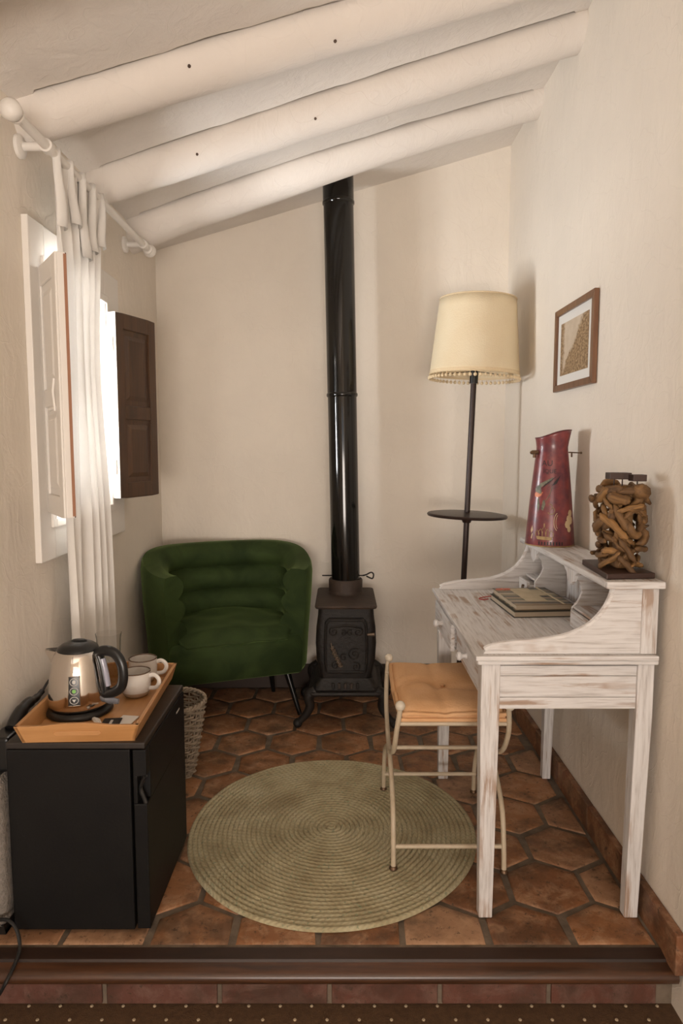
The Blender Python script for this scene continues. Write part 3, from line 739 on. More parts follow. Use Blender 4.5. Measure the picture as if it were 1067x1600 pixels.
for (fx, fy, s1, s2) in ((-.217, 3.265, -1, -1), (.262, 3.255, 1, -1), (-.205, 3.69, -1, 1), (.25, 3.69, 1, 1)):
    cx_, cy_ = sx + s1 * .150, 3.26 if s2 < 0 else 3.67
    pts = spline([(cx_, cy_, .19), (cx_ + s1 * .035, cy_ - .005, .165), (cx_ + s1 * .028, cy_, .11), (lerp(cx_, fx, .6), lerp(cy_, fy, .6), .06), (fx, fy, .024)], 4)
    lg = MB().tube(pts, [lerp(.030, .015, i / (len(pts) - 1)) for i in range(len(pts))], 10).build('leg', 'iron', st)
    MB().ball((fx, fy, .0235), .0235, 14, 10).build('ball_foot', 'iron', lg)

pp = thing('stove_pipe', (PXY[0], PXY[1], .69), 'tall glossy black stove pipe rising from the stove to the ceiling', 'stove pipe')
def paxis(z): t = (z - .69) / 2.05; return (lerp(PXY[0], -.018, t), PXY[1], z)
cuts = [.672, 1.655, 2.615, 2.82]
for i in range(3):
    z0, z1 = cuts[i], cuts[i + 1]; r0 = (.0755, .0765, .0785)[i]
    MB().tube([paxis(z0), paxis(lerp(z0, z1, .5)), paxis(z1)], r0, 48).build('pipe_section', 'pipe', pp)
for z in (1.655, 2.615):
    MB().tube([paxis(z - .012), paxis(z - .006), paxis(z + .004), paxis(z + .010)], [.077, .0815, .0815, .077], 48).build('joint_ring', 'pipe', pp)
dm = MB(); dm.tube([(PXY[0] - .125, PXY[1] - .01, .705), (PXY[0] + .10, PXY[1] - .01, .705)], .0035, 8)
dmo = dm.build('damper_rod', 'iron', pp)
ex = PXY[0] + .09
MB().tube(spline([(ex, PXY[1] - .01, .705), (ex + .02, PXY[1] - .01, .71), (ex + .045, PXY[1] - .01, .722), (ex + .058, PXY[1] - .01, .712), (ex + .055, PXY[1] - .01, .692), (ex + .045, PXY[1] - .01, .69), (ex + .02, PXY[1] - .01, .702)], 5), .004, 8).build('coil_grip', 'iron', dmo)

# ------------------------------------------------------------------ floor lamp
LP = Vector((.600, 3.43, 0))
lp = thing('floor_lamp', LP, 'dark floor lamp with cream fringed shade behind the desk', 'floor lamp')
ax = Vector((.033, 0, 1)).normalized()
parts = []
def LL(mb): # lean the lamp, built upright around its base
    q = Vector((0, 0, 1)).rotation_difference(ax)
    mb.v = [tuple(q @ (Vector(p) - LP) + LP) for p in mb.v]; return mb
c0 = tuple(LP)
LL(MB().lathe([(.001, .018), (.125, .014), (.135, .004), (.135, 0), (.001, 0)], c0, 40)).build('base', 'lampmetal', lp)
LL(MB().tube([c0, (c0[0], c0[1], 1.78)], .0145, 16)).build('pole', 'lampmetal', lp)
LL(MB().lathe([(.001, 1.058), (.17, 1.054), (.196, 1.05), (.201, 1.044), (.198, 1.036), (.17, 1.034), (.03, 1.030), (.02, 1.005), (.001, 1.005)], c0, 56)).build('tray_table', 'lampmetal', lp)
LL(MB().lathe([(.001, 1.70), (.021, 1.70), (.021, 1.76), (.001, 1.76)], c0, 16)).build('socket', 'plastic', lp)
zb, zt = 1.742, 2.105
sh = LL(MB().lathe([(.219, zb), (.2165, zb + .02), (.204, zb + .16), (.190, zb + .31), (.185, zt)], c0, 72))
sh.f = [q for q in sh.f if len(q) == 4]
sho = sh.build('lamp_shade', 'shade', lp, smooth=180, solid=.002, weld=True)
for z, r_ in ((zb, .2195), (zt, .1855)):
    LL(MB().tube(circ((LP.x, LP.y, z), r_, 72), .0035, 6, closed=True)).build('shade_rim', 'fringe', sho)
LL(MB().lathe([(.2175, zb), (.2195, zb + .002), (.219, zb + .016), (.2165, zb + .016)], c0, 72, closed=True)).build('braid_band', 'fringe', sho)
for k in range(58):
    a = 2 * math.pi * k / 58; x, y = LP.x + .220 * math.cos(a), LP.y + .220 * math.sin(a)
    pm = MB(); pm.tube([(x, y, zb), (x, y, zb - .012)], .0012, 4); pm.ball((x, y, zb - .0195), .0085, 8, 6)
    LL(pm).build('pompom', 'fringe', sho)
for k in range(3):
    a = 2 * math.pi * k / 3 + .4
    LL(MB().tube([(LP.x, LP.y, 1.76), (LP.x + .218 * math.cos(a), LP.y + .218 * math.sin(a), zb + .01)], .002, 6)).build('spider_arm', 'lampmetal', lp)

# ------------------------------------------------------------------ picture on the right wall
pf = thing('picture_frame', (XR, 2.70, 1.78), 'small brown wooden framed sepia landscape print on the right wall', 'picture')
fy0, fy1, fz0, fz1, fw = 2.475, 2.925, 1.615, 1.948, .026
for poly in ([(fy0, fz0), (fy1, fz0), (fy1 - fw, fz0 + fw), (fy0 + fw, fz0 + fw)], [(fy0, fz1), (fy1, fz1), (fy1 - fw, fz1 - fw), (fy0 + fw, fz1 - fw)],
             [(fy0, fz0), (fy0, fz1), (fy0 + fw, fz1 - fw), (fy0 + fw, fz0 + fw)], [(fy1, fz0), (fy1, fz1), (fy1 - fw, fz1 - fw), (fy1 - fw, fz0 + fw)]):
    MB().prism(poly, 'x', XR - .020, XR - .002).build('frame_bar', 'framewood', pf, smooth=0, bevel=.002)
MB().box(XR - .010, XR - .003, fy0 + fw - .002, fy1 - fw + .002, fz0 + fw - .002, fz1 - fw + .002).build('mat_board', 'matte', pf, smooth=0)
MB().box(XR - .0112, XR - .009, fy0 + .070, fy1 - .062, fz0 + .062, fz1 - .062).build('print', 'print', pf, smooth=0)

# ------------------------------------------------------------------ whitewashed writing desk
dk = thing('writing_desk', (.64, 2.33, 0), 'distressed whitewashed writing desk with small hutch against the right wall', 'desk')
DY0, DY1 = 1.885, 2.780
def legm(x0, x1, y0, y1, b0, b1, ztop=.775):
    """square leg, tapering to its foot; b0, b1 = foot x range"""
    m = MB(); dy = (y1 - y0); t = .007
    rings_ = []
    for z, f in ((0, 1.0), (.02, 1.0), (.62, .0), (ztop, .0)):
        xa, xb = lerp(x0, b0, f), lerp(x1, b1, f); ya, yb = y0 + t * f, y1 - t * f
        rings_.append([(xa, ya, z), (xb, ya, z), (xb, yb, z), (xa, yb, z)])
    return loft(m, rings_)
for (x0, x1, y0, y1, b0, b1) in ((.398, .452, DY0, DY0 + .05, .406, .446), (.843, .890, DY0, DY0 + .05, .836, .876), (.398, .452, DY1 - .05, DY1, .406, .446), (.843, .890, DY1 - .05, DY1, .842, .876)):
    legm(x0, x1, y0, y1, b0, b1).build('leg', 'wwz', dk, smooth=0, bevel=.003)
for y0 in (DY0 + .010, DY1 - .028):
    for (z0, z1) in ((.638, .672), (.673, .735), (.736, .766)): MB().box(.448, .848, y0, y0 + .018, z0, z1).build('side_board', 'wwx', dk, smooth=0, bevel=.0025)
MB().box(.868, .884, DY0 + .05, DY1 - .05, .60, .775).build('back_apron', 'wwy', dk, smooth=0, bevel=.002)
for (x0, x1, y0, y1, mt) in ((.384, .896, 1.872, 1.900, 'wwx'), (.384, .896, 2.766, 2.793, 'wwx'), (.384, .410, 1.900, 2.766, 'wwy'), (.870, .896, 1.900, 2.766, 'wwy')):
    MB().box(x0, x1, y0, y1, .774, .788).build('edge_moulding', mt, dk, smooth=0, bevel=.005, seg=3)
for i, (x0, x1) in enumerate(((.378, .505), (.5055, .632), (.6325, .76), (.7605, .892))):
    MB().box(x0, x1, 1.8805, 2.796 if i == 0 else 2.792, .788, .802).build('top_board', 'wwy', dk, smooth=0, bevel=.0025)
MB().box(.378, .893, 1.866, 1.880, .788, .8022).build('breadboard_end', 'wwx', dk, smooth=0, bevel=.0025)
# long front drawers and the rail under them
MB().box(.404, .420, DY0 + .05, DY1 - .05, .755, .775).build('front_rail', 'wwy', dk, smooth=0, bevel=.002)
MB().box(.404, .424, 2.318, 2.332, .675, .775).build('centre_stile', 'wwz', dk, smooth=0, bevel=.002)
def drawer(y0, y1, pull, ky):
    d_ = MB().box(.400 - pull, .416 - pull, y0, y1, .672, .768).build('drawer', 'wwy', dk, smooth=0, bevel=.003)
    bx_ = MB(); bx_.box(.416 - pull, .78, y0 + .01, y0 + .02, .680, .750); bx_.box(.416 - pull, .78, y1 - .02, y1 - .01, .680, .750); bx_.box(.416 - pull, .78, y0 + .01, y1 - .01, .676, .684)
    bx_.build('drawer_box', 'wwx', d_, smooth=0)
    k_ = MB(); k_.tube([(.400 - pull, ky, .722), (.392 - pull, ky, .722), (.386 - pull, ky, .722), (.378 - pull, ky, .722), (.370 - pull, ky, .722), (.366 - pull, ky, .722)], [.010, .007, .008, .015, .013, .004], 16); k_.build('knob', 'wwx', d_)
drawer(1.938, 2.314, 0, 2.125); drawer(2.334, 2.726, .018, 2.53)
# curved gallery sides
GP = [(.402, .802), (.408, .812), (.430, .822), (.484, .832), (.575, .840), (.645, .855), (.705, .886), (.742, .926), (.762, .966), (.768, .993), (.888, .993), (.888, .802)]
for y0 in (DY0 + .002, DY1 - .020):
    sd = MB().prism(GP, 'y', y0, y0 + .018).build('gallery_side', 'wwx', dk, smooth=30, bevel=.002)
    MB().box(.846, .892, y0 - .004 if y0 < 2 else y0, y0 + .018 if y0 < 2 else y0 + .022, .803, .992).build('stile', 'wwz', sd, smooth=0, bevel=.002)
    pts = [Vector((x, y0 + .009, z)) for x, z in GP[1:10]]
    MB().tube(spline(pts, 4), .0095, 8).build('gallery_bead', 'wwx', sd)
for i, (x0, x1) in enumerate(((.738, .820), (.8205, .902))):
    MB().box(x0, x1, 1.880, 2.800, .994, 1.014).build('hutch_top_board', 'wwy', dk, smooth=0, bevel=.004)
MB().box(.738, .902, 1.864, 1.8795, .9935, 1.0145).build('breadboard_end', 'wwx', dk, smooth=0, bevel=.004)
ybk = 1.906
for y1_ in (2.05, 2.20, 2.345, 2.49, 2.635, 2.760):
    MB().box(.878, .888, ybk, y1_ - .002, .803, .993).build('hutch_back_plank', 'wwz', dk, smooth=0, bevel=.0015); ybk = y1_
DP = [(.756, .803), (.756, .862), (.775, .885), (.787, .915), (.778, .945), (.762, .965), (.752, .993), (.878, .993), (.878, .803)]
for yd in (2.192, 2.624): MB().prism(DP, 'y', yd, yd + .013).build('divider', 'wwx', dk, smooth=30, bevel=.0015)
for yd in (2.1985, 2.6305):   # pointed brackets under the hutch top
    poly = [(yd - .075, .994), (yd - .062, .985), (yd - .042, .975), (yd - .030, .955), (yd, .938), (yd + .030, .955), (yd + .042, .975), (yd + .062, .985), (yd + .075, .994)]
    MB().prism(poly, 'x', .748, .760).build('bracket', 'wwz', dk, smooth=0, bevel=.0015)
for (y0, y1, fx) in ((1.906, 2.190, .748), (2.638, 2.758, .728)):
    MB().box(.757, .878, y0, y1, .862, .870).build('shelf', 'wwy', dk, smooth=0, bevel=.0015)
    d_ = MB().box(fx, fx + .012, y0 + .003, y1 - .003, .804, .859).build('small_drawer', 'wwy', dk, smooth=0, bevel=.002)
    MB().box(fx + .012, .870, y0 + .008, y1 - .008, .806, .845).build('drawer_box', 'wwx', d_, smooth=0)
    ym = (y0 + y1) / 2 - .02
    MB().tube(circ((fx - .006, ym, .830), .010, 16, 'x'), .0022, 6, closed=True).build('ring_pull', 'brass', d_)
    MB().tube([(fx, ym, .838), (fx - .009, ym, .838)], .003, 8).build('pull_post', 'brass', d_)

# ------------------------------------------------------------------ books on the desk
def book(name, c, ang, w_, l_, z0, th, cover, label, extra=None):
    root = thing(name, (c[0], c[1], z0), label, 'book'); ca, sa = math.cos(R(ang)), math.sin(R(ang))
    def W(p): return (c[0] + p[0] * ca - p[1] * sa, c[1] + p[0] * sa + p[1] * ca, p[2])
    def bx(x0, x1, y0, y1, q0, q1):
        m = MB().box(x0, x1, y0, y1, q0, q1); m.v = [W(p) for p in m.v]; return m
    cv = .0025
    bx(-w_ / 2, w_ / 2, -l_ / 2, l_ / 2, z0, z0 + cv).build('back_cover', cover, root, smooth=0, bevel=.0008)
    bx(-w_ / 2, w_ / 2, -l_ / 2, l_ / 2, z0 + th - cv, z0 + th).build('front_cover', cover, root, smooth=0, bevel=.0008)
    bx(-w_ / 2 + .004, w_ / 2 - .004, -l_ / 2 + .005, l_ / 2 - .005, z0 + cv, z0 + th - cv).build('pages', 'page', root, smooth=0)
    bx(w_ / 2 - .003, w_ / 2 + .0005, -l_ / 2, l_ / 2, z0, z0 + th).build('spine', 'bookdark', root, smooth=0)
    return root, W, bx
bk1, W1, bx1 = book('album', (.690, 2.448), 4, .215, .290, .802, .022, 'bookdark', 'thick dark covered book lying under the striped one on the desk')
MB().tube([W1(p) for p in spline([(-.06, .14, .822), (-.10, .155, .812), (-.135, .16, .806), (-.150, .145, .805), (-.140, .128, .805), (-.118, .132, .806)], 5)], .0022, 6).build('ribbon', 'ribbon', bk1)
bk2, W2, bx2 = book('notebook', (.694, 2.456), 4, .205, .280, .8245, .020, 'stripes', 'striped notebook with a pale label on top of the dark book on the desk')
zt2 = .8245 + .020
bx2(-.045, .03, -.09, .125, zt2, zt2 + .0008).build('label_band', 'label', bk2, smooth=0)
bx2(.03, .062, .0, .095, zt2, zt2 + .0008).build('label_tab', 'label', bk2, smooth=0)
bx2(.066, .072, -.141, .141, zt2, zt2 + .0022).build('elastic_band', 'label', bk2, smooth=0)
for (x, y) in ((-.085, .112), (-.055, .112)):
    MB().tube([W2((x + .012 * math.cos(a), y + .009 * math.sin(a), zt2 + .0012)) for a in (2 * math.pi * i / 18 for i in range(18))], .0018, 5, closed=True).build('bow_loop', 'pink', bk2)
MB().tube([W2((-.07, .128, zt2 + .0012)), W2((-.07, .112, zt2 + .0022)), W2((-.069, .095, zt2 + .0012))], .002, 5).build('bow_tail', 'pink', bk2)
def text_mesh(s, size, fn, name, mat, parent, org):
    cu = bpy.data.curves.new(name, 'FONT'); cu.body = s; cu.size = size; cu.align_x = 'CENTER'; cu.resolution_u = 3
    t = bpy.data.objects.new('tmp', cu); C.objects.link(t); bpy.context.view_layer.update()
    me = bpy.data.meshes.new_from_object(t.evaluated_get(bpy.context.evaluated_depsgraph_get()))
    bpy.data.objects.remove(t); bpy.data.curves.remove(cu)
    m = MB(); m.add([fn(v.co.x, v.co.y) for v in me.vertices], [tuple(p.vertices) for p in me.polygons]); bpy.data.meshes.remove(me)
    return m.build(name, mat, parent, smooth=0, weld=False)

# ------------------------------------------------------------------ tall printed jug
JC = Vector((.800, 2.60, 1.0145))
jg = thing('jug', JC, 'tall dark red enamel jug printed with a crown and flowers on the desk hutch', 'jug')
JP = [(0, .0895), (.006, .0905), (.05, .087), (.15, .0785), (.25, .069), (.33, .0605), (.355, .0575), (.372, .0565), (.39, .059), (.41, .063), (.44, .069)]
def jr(z):
    for i in range(len(JP) - 1):
        if z <= JP[i + 1][0]: return lerp(JP[i][1], JP[i + 1][1], (z - JP[i][0]) / (JP[i + 1][0] - JP[i][0]))
    return JP[-1][1]
def jpt(a, z, off=0): r_ = jr(z) + off; return (JC.x + r_ * math.cos(a), JC.y + r_ * math.sin(a), JC.z + z)
TOCAM = math.atan2(-JC.y, -JC.x)
def rimz(a):   # lip rises to the right (spout side), dips at the left
    d_ = math.cos(a - R(-25)); return .402 + .033 * smooth((d_ + 1) / 2) + .004 * max(0, -d_)
b = MB(); zs = [0, .003, .008, .03, .08, .15, .22, .29, .33, .35, .362, .372, .383]
def jf(u, v):
    a = 2 * math.pi * u; k_ = v * (len(zs) + 3)
    if k_ <= len(zs) - 1: z = zs[int(round(k_))]
    else: z = lerp(.383, rimz(a), (k_ - (len(zs) - 1)) / 4)
    return jpt(a, z)
b.grid(jf, 56, len(zs) + 4, wrap=True); b.add([jpt(2 * math.pi * k / 56, .002) for k in range(56)], [tuple(range(56))])
b.build('body', 'jug', jg, smooth=60, solid=.0018, weld=False)
b = MB(); b.tube([jpt(2 * math.pi * k / 56, rimz(2 * math.pi * k / 56)) for k in range(56)], .0022, 6, closed=True); b.build('rim', 'jugrim', jg)
b = MB(); b.tube([jpt(2 * math.pi * k / 56, .002, .0005) for k in range(56)], .0025, 6, closed=True); b.build('foot_rim', 'gold', jg)
def jd(x, z): return jpt(TOCAM + x / jr(max(.02, z)), z, .0016)     # x to the right as seen from the camera
def decal(poly, name, mat, sub=1):
    pts = []
    for i in range(len(poly)):
        p, q = poly[i], poly[(i + 1) % len(poly)]
        for s in range(sub): pts.append((lerp(p[0], q[0], s / sub), lerp(p[1], q[1], s / sub)))
    bm = bmesh.new(); bm.faces.new([bm.verts.new((p[0], p[1], 0)) for p in pts]); bmesh.ops.triangulate(bm, faces=bm.faces)
    bmesh.ops.subdivide_edges(bm, edges=bm.edges, cuts=3, use_grid_fill=True); bm.verts.index_update()
    m = MB(); m.add([jd(v.co.x, v.co.y) for v in bm.verts], [tuple(v.index for v in f.verts) for f in bm.faces]); bm.free()
    return m.build(name, mat, jg, smooth=60, weld=False)
def stroke(pts, wd, name, mat):
    m = MB(); m.tube([jd(*p) for p in pts], wd, 5, flat=1.0); return m.build(name, mat, jg, smooth=60)
text_mesh('AU', .030, lambda x, y: jd(x - .016, .302 + y), 'lettering', 'dk', jg, JC)
text_mesh('IQUE', .021, lambda x, y: jd(x - .006, .275 + y), 'lettering', 'dk', jg, JC)
for i in range(4): decal([(-.052 + .018 * i, .228 - .006 * (3 - i)), (-.040 + .02 * i, .236 + .0 * i), (.010 + .008 * i, .262 + .002 * i), (-.004 + .006 * i, .246)], 'printed_plumage', 'teal' if i % 2 == 0 else 'dk')
decal([(-.062, .215), (-.050, .230), (-.038, .222), (-.032, .198), (-.046, .196), (-.060, .204)], 'printed_plumage', 'teal')
decal([(-.064, .196), (-.058, .205), (-.045, .200), (-.028, .205), (-.036, .190), (-.050, .184), (-.062, .186)], 'printed_petal', 'orange')
decal([(-.050, .182), (-.044, .184), (-.040, .150), (-.046, .128), (-.050, .150)], 'printed_stem', 'teal')
decal([(-.028, .172), (-.022, .178), (-.018, .160), (-.026, .135), (-.034, .140)], 'printed_leaf', 'teal')
stroke([(.004, .225), (-.004, .195), (-.018, .172)], .0012, 'printed_stem', 'teal')
for (cx_, cz_, r0, a0, a1) in ((-.004, .150, .011, 100, -60), (.003, .136, .013, 60, -150)):
    stroke([(cx_ + r0 * math.cos(R(lerp(a0, a1, i / 12))), cz_ + r0 * math.sin(R(lerp(a0, a1, i / 12)))) for i in range(13)], .0013, 'printed_flourish', 'gold')
stroke([(.030 - .016 * math.cos(R(t)), .095 + .034 * math.sin(R(t))) for t in range(-70, 71, 10)], .0012, 'printed_stamp', 'cream')
stroke([(.030 - .009 * math.cos(R(t)), .095 + .026 * math.sin(R(t))) for t in range(-70, 71, 10)], .0009, 'printed_stamp', 'cream')
for (cx_, cz_, r0) in ((.076, .105, .013), (.083, .125, .012), (.070, .085, .014), (.088, .098, .013), (.078, .066, .010)):
    decal([(cx_ + r0 * math.cos(R(t)), cz_ + r0 * 1.15 * math.sin(R(t))) for t in range(0, 360, 45)], 'printed_flower', 'cream')
decal([(-.078, .060), (-.070, .078), (-.066, .060), (-.074, .048)], 'printed_petal', 'cream'); decal([(-.076, .030), (-.070, .048), (-.066, .046), (-.072, .026)], 'printed_petal', 'cream')
decal([(-.046, .028), (.006, .026), (.010, .038), (-.050, .040)], 'printed_crown', 'gold', 3)
for (x, h_) in ((-.046, .062), (-.033, .068), (-.020, .076), (-.007, .068), (.006, .062)):
    stroke([(x - .006, .040), (x - .008, h_ - .012), (x, h_), (x + .008, h_ - .012), (x + .006, .040)], .0014, 'printed_crown', 'gold')
decal([(-.022, .076), (-.018, .076), (-.018, .088), (-.022, .088)], 'printed_crown', 'gold')
for i in range(9): decal([(-.040 + .0105 * i, .008), (-.035 + .0105 * i, .008), (-.035 + .0105 * i, .020), (-.040 + .0105 * i, .020)], 'printed_stripe', 'dk')
# handle lugs
lg = MB(); pl = Vector(jd(-.058, .352)); lg.tube([pl, pl + Vector((-.022, .0, 0)), pl + Vector((-.030, 0, -.002))], [.008, .008, .004], 8); lg.tube([pl + Vector((-.014, 0, 0)), pl + Vector((-.014, 0, -.02))], .006, 8); lg.build('handle_lug', 'brass', jg)
lg = MB(); pl = Vector((JC.x + .056, JC.y - .02, JC.z + .352)); lg.tube([pl, pl + Vector((.045, -.004, -.002))], [.0025, .0025], 6); lg.tube([pl + Vector((.012, 0, 0)), pl + Vector((.012, 0, -.018))], .003, 6); lg.ball(tuple(pl + Vector((.046, -.004, -.002))), .0045, 8, 6); lg.build('handle_wire', 'brass', jg)

# ------------------------------------------------------------------ driftwood candle holder
DC = Vector((.822, 2.005, 1.0145))
dw = thing('driftwood_candle_holder', DC, 'stack of driftwood pieces with square candle cups on the desk hutch', 'candle holder')
b = MB(); b.hexa([(.748, 1.895, 1.0145), (.892, 1.912, 1.0145), (.880, 2.150, 1.0145), (.766, 2.145, 1.0145)], [(.748, 1.895, 1.031), (.892, 1.912, 1.031), (.880, 2.150, 1.031), (.766, 2.145, 1.031)])
b.build('base_plate', 'darkplate', dw, smooth=0, bevel=.002)
random.seed(11); variants = []
for k in range(9):
    L_ = random.uniform(.085, .165); bend = random.uniform(-.022, .022); r0 = (.009, .011, .016, .010, .019, .012, .014, .0085, .013)[k]; m = MB(); n_ = 9; pts = []; rad = []
    for i in range(n_):
        t = i / (n_ - 1); pts.append((bend * math.sin(math.pi * t) + .004 * noise.noise((t * 3, k, 0)), .005 * noise.noise((t * 3, k, 9)), (t - .5) * L_))
        rad.append(r0 * (.45 + .75 * math.sin(math.pi * lerp(.12, .9, t)) ** .7) * (1 + .55 * noise.noise((t * 6, k * 3.1, 4))))
    rad[0] *= .35; rad[-1] *= .3
    m.tube(pts, rad, 9, flat=random.uniform(.75, 1)); 
    if k % 2 == 0: m.tube([pts[4], (pts[4][0] + .02, pts[4][1] + .008, pts[4][2] + .022), (pts[4][0] + .033, pts[4][1] + .010, pts[4][2] + .045)], [r0 * .7, r0 * .5, r0 * .25], 7)
    me = bpy.data.meshes.new('driftwood_piece'); me.from_pydata([tuple(p) for p in m.v], [], m.f); me.polygons.foreach_set('use_smooth', [True] * len(me.polygons)); me.materials.append(MT['drift']); variants.append(me)
MB().box(.805, .852, 1.975, 2.045, 1.031, 1.275).build('core_post', 'drift', dw, smooth=0, bevel=.008)
cnt = 0
for lev in range(11):
    z = 1.048 + .0216 * lev; nper = 7
    for j in range(nper):
        a = 2 * math.pi * (j + .5 * (lev % 2) + random.uniform(-.2, .2)) / nper
        rd = random.uniform(.85, 1.22); px_, py_ = DC.x + .050 * rd * math.cos(a), DC.y + .070 * rd * math.sin(a); px_ = min(px_, .880)
        o = bpy.data.objects.new('driftwood_piece', random.choice(variants)); C.objects.link(o); o.parent = dw
        tang = Vector((-math.sin(a) * .7, math.cos(a), random.uniform(-1.1, 1.1))).normalized()
        if lev == 10: tang.z *= .2; tang.normalize()
        q = Vector((0, 0, 1)).rotation_difference(tang); o.rotation_mode = 'QUATERNION'; o.rotation_quaternion = q
        s_ = random.uniform(.65, 1.0); o.scale = (s_, s_, s_ * random.uniform(.75, .95))
        o.location = Vector((px_, py_, z + random.uniform(-.006, .006))) - DC; cnt += 1
for (x, y, z) in ((.794, 1.985, 1.304), (.824, 2.000, 1.303), (.853, 1.965, 1.299)):
    c_ = MB().box(x - .0195, x + .0195, y - .019, y + .019, z - .0095, z + .0095).build('candle_cup', 'darkplate', dw, smooth=0, bevel=.0015)
    MB().tube([(x, y, z - .05), (x, y, z - .01)], .002, 6).build('wire', 'darkplate', c_)

# ------------------------------------------------------------------ jute rug
rg = MB(); RC = (-.036, 2.365); NR, NA = 30, 160; RP = .0172
prof = []
for k in range(NR):
    for s in (0, .2, .5, .8): prof.append(((k + s) * RP + .0005, (.0045 + .0068 * math.sin(math.pi * max(.02, s)) ** .6)))
prof.append((NR * RP, .004)); prof.append((NR * RP + .001, .0004))
vs = []; fs = []
for (r_, z) in prof:
    for k in range(NA):
        a = 2 * math.pi * k / NA; rr = r_ * (1 + .006 * math.sin(3 * a + 1) * r_ / .5 + .004 * noise.noise((math.cos(a) * 3, math.sin(a) * 3, r_ * 9)))
        vs.append((RC[0] + rr * math.cos(a), RC[1] + rr * 1.03 * math.sin(a), z + .0012 * noise.noise((rr * 8 * math.cos(a), rr * 8 * math.sin(a), 0))))
for i in range(len(prof) - 1):
    for k in range(NA): fs.append((i * NA + k, i * NA + (k + 1) % NA, (i + 1) * NA + (k + 1) % NA, (i + 1) * NA + k))
rg.add(vs, fs); rug = rg.build('rug', 'jute', None, smooth=80, loc=(RC[0], RC[1], 0)); tag(rug, 'round braided olive jute rug on the tiled platform', 'rug')

# ------------------------------------------------------------------ iron stool with cushion
sl = thing('stool', (.352, 2.37, 0), 'ivory painted curved iron stool pushed against the desk', 'stool')
SX0, SX1, SY0, SY1 = .178, .540, 2.110, 2.630; YM = (SY0 + SY1) / 2
for sxx, zf in ((SX0, .012), (SX1, 0.0)):
    U = [(sxx + (.010 if sxx < .3 else -.004), SY0, .552), (sxx, SY0 + .015, .47), (sxx - .004, SY0 + .07, .385), (sxx - .006, YM - .07, .325), (sxx - .006, YM, .312), (sxx - .006, YM + .07, .325), (sxx - .004, SY1 - .07, .385), (sxx, SY1 - .015, .47), (sxx + (.006 if sxx < .3 else 0), SY1, .545)]
    MB().tube(spline(U, 6), .0085, 12).build('cradle_bar', 'ivory', sl)
    V = [(sxx - .008, SY0, zf + .004), (sxx - .008, SY0 + .012, .10), (sxx - .007, SY0 + .055, .20), (sxx - .006, YM - .08, .278), (sxx - .006, YM, .296), (sxx - .006, YM + .08, .278), (sxx - .007, SY1 - .055, .20), (sxx - .008, SY1 - .012, .10), (sxx - .008, SY1, zf + .004)]
    lgo = MB().tube(spline(V, 6), .0085, 12).build('leg_arch', 'ivory', sl)
    for yy in (SY0, SY1): MB().lathe([(.001, zf + .0005), (.014, zf + .0005), (.014, zf + .004), (.010, zf + .010), (.001, zf + .012)], (sxx - .008, yy, 0), 14).build('foot', 'brass', lgo)
for yy in (SY0, SY1):
    for xx in (SX0 + .010, SX1 - .002): MB().ball((xx, yy, .563 if yy == SY0 else .556), .0165, 16, 10).build('knob', 'knob', sl)
for (yy, zz) in ((SY0 + .010, .500), (SY1 - .010, .500), (SY0 + .012, .082), (SY1 - .012, .082), (YM, .306)):
    MB().tube([(SX0 - .004, yy, zz), (SX1 - .002, yy, zz)], .0075, 10).build('crossbar', 'ivory', sl)
for xx in (SX0 + .12, SX0 + .24): MB().tube(spline([(xx, SY0 + .01, .500), (xx, YM, .488), (xx, SY1 - .01, .500)], 5), .006, 8).build('seat_slat', 'ivory', sl)
cu = MB(); CX0, CX1 = .196, .528; cz = .512
def topz(a, q): 
    e_ = min(a, 1 - a, q, 1 - q); ed = min(1, e_ * 9) ** .5
    d_ = math.hypot((a - .5) * .33, (q - .5) * .5); 
    fold = .010 * math.exp(-((q - .45 - .08 * math.sin(6 * a)) / .05) ** 2) + .006 * math.exp(-((a - .42) / .05) ** 2)
    return cz + .018 + .026 * ed + .010 * math.sin(math.pi * q) * 0 - .020 * math.exp(-(d_ / .05) ** 2) - fold * 1.1 + .004 * noise.noise((a * 5, q * 5, 0))
def cxy(a, q): 
    x = lerp(CX0, CX1, a); y = lerp(SY0 + .012, SY1 - .012, q)
    return x - .006 * math.sin(math.pi * q) * (1 - 2 * a), y
cu.grid(lambda a, q: (*cxy(a, q), topz(a, q)), 30, 40); cu.grid(lambda a, q: (*cxy(a, q), cz - .002 - .008 * math.sin(math.pi * q)), 30, 40)
rimp = [(a, 0) for a in [i / 29 for i in range(30)]] + [(1, q) for q in [i / 39 for i in range(1, 40)]] + [(1 - i / 29, 1) for i in range(1, 30)] + [(0, 1 - i / 39) for i in range(1, 39)]
n_ = len(rimp); vs = [(*cxy(a, q), topz(a, q)) for a, q in rimp] + [(*cxy(a, q), cz - .002 - .008 * math.sin(math.pi * q)) for a, q in rimp]
cu.add(vs, [(i, (i + 1) % n_, n_ + (i + 1) % n_, n_ + i) for i in range(n_)])
cuo = thing('seat_cushion', (.36, 2.37, .505), 'peach orange tufted cushion lying on the iron stool', 'cushion')
cu.build('cover', 'cushion', cuo, smooth=70)
MB().tube([(*[c + (o_ * .003) for c, o_ in zip(cxy(a, q), ((a - .5) * 2, (q - .5) * 2))], topz(a, q) + .0015) for a, q in rimp], .0065, 8, closed=True).build('piping', 'cushion', cuo)
MB().tube([(*[c + (o_ * .003) for c, o_ in zip(cxy(a, q), ((a - .5) * 2, (q - .5) * 2))], cz + .001 - .008 * math.sin(math.pi * q)) for a, q in rimp], .0065, 8, closed=True).build('piping', 'cushion', cuo)
MB().ball((.362, 2.37, cz + .026), .009, 12, 8, .5).build('tuft_button', 'cushion', cuo)

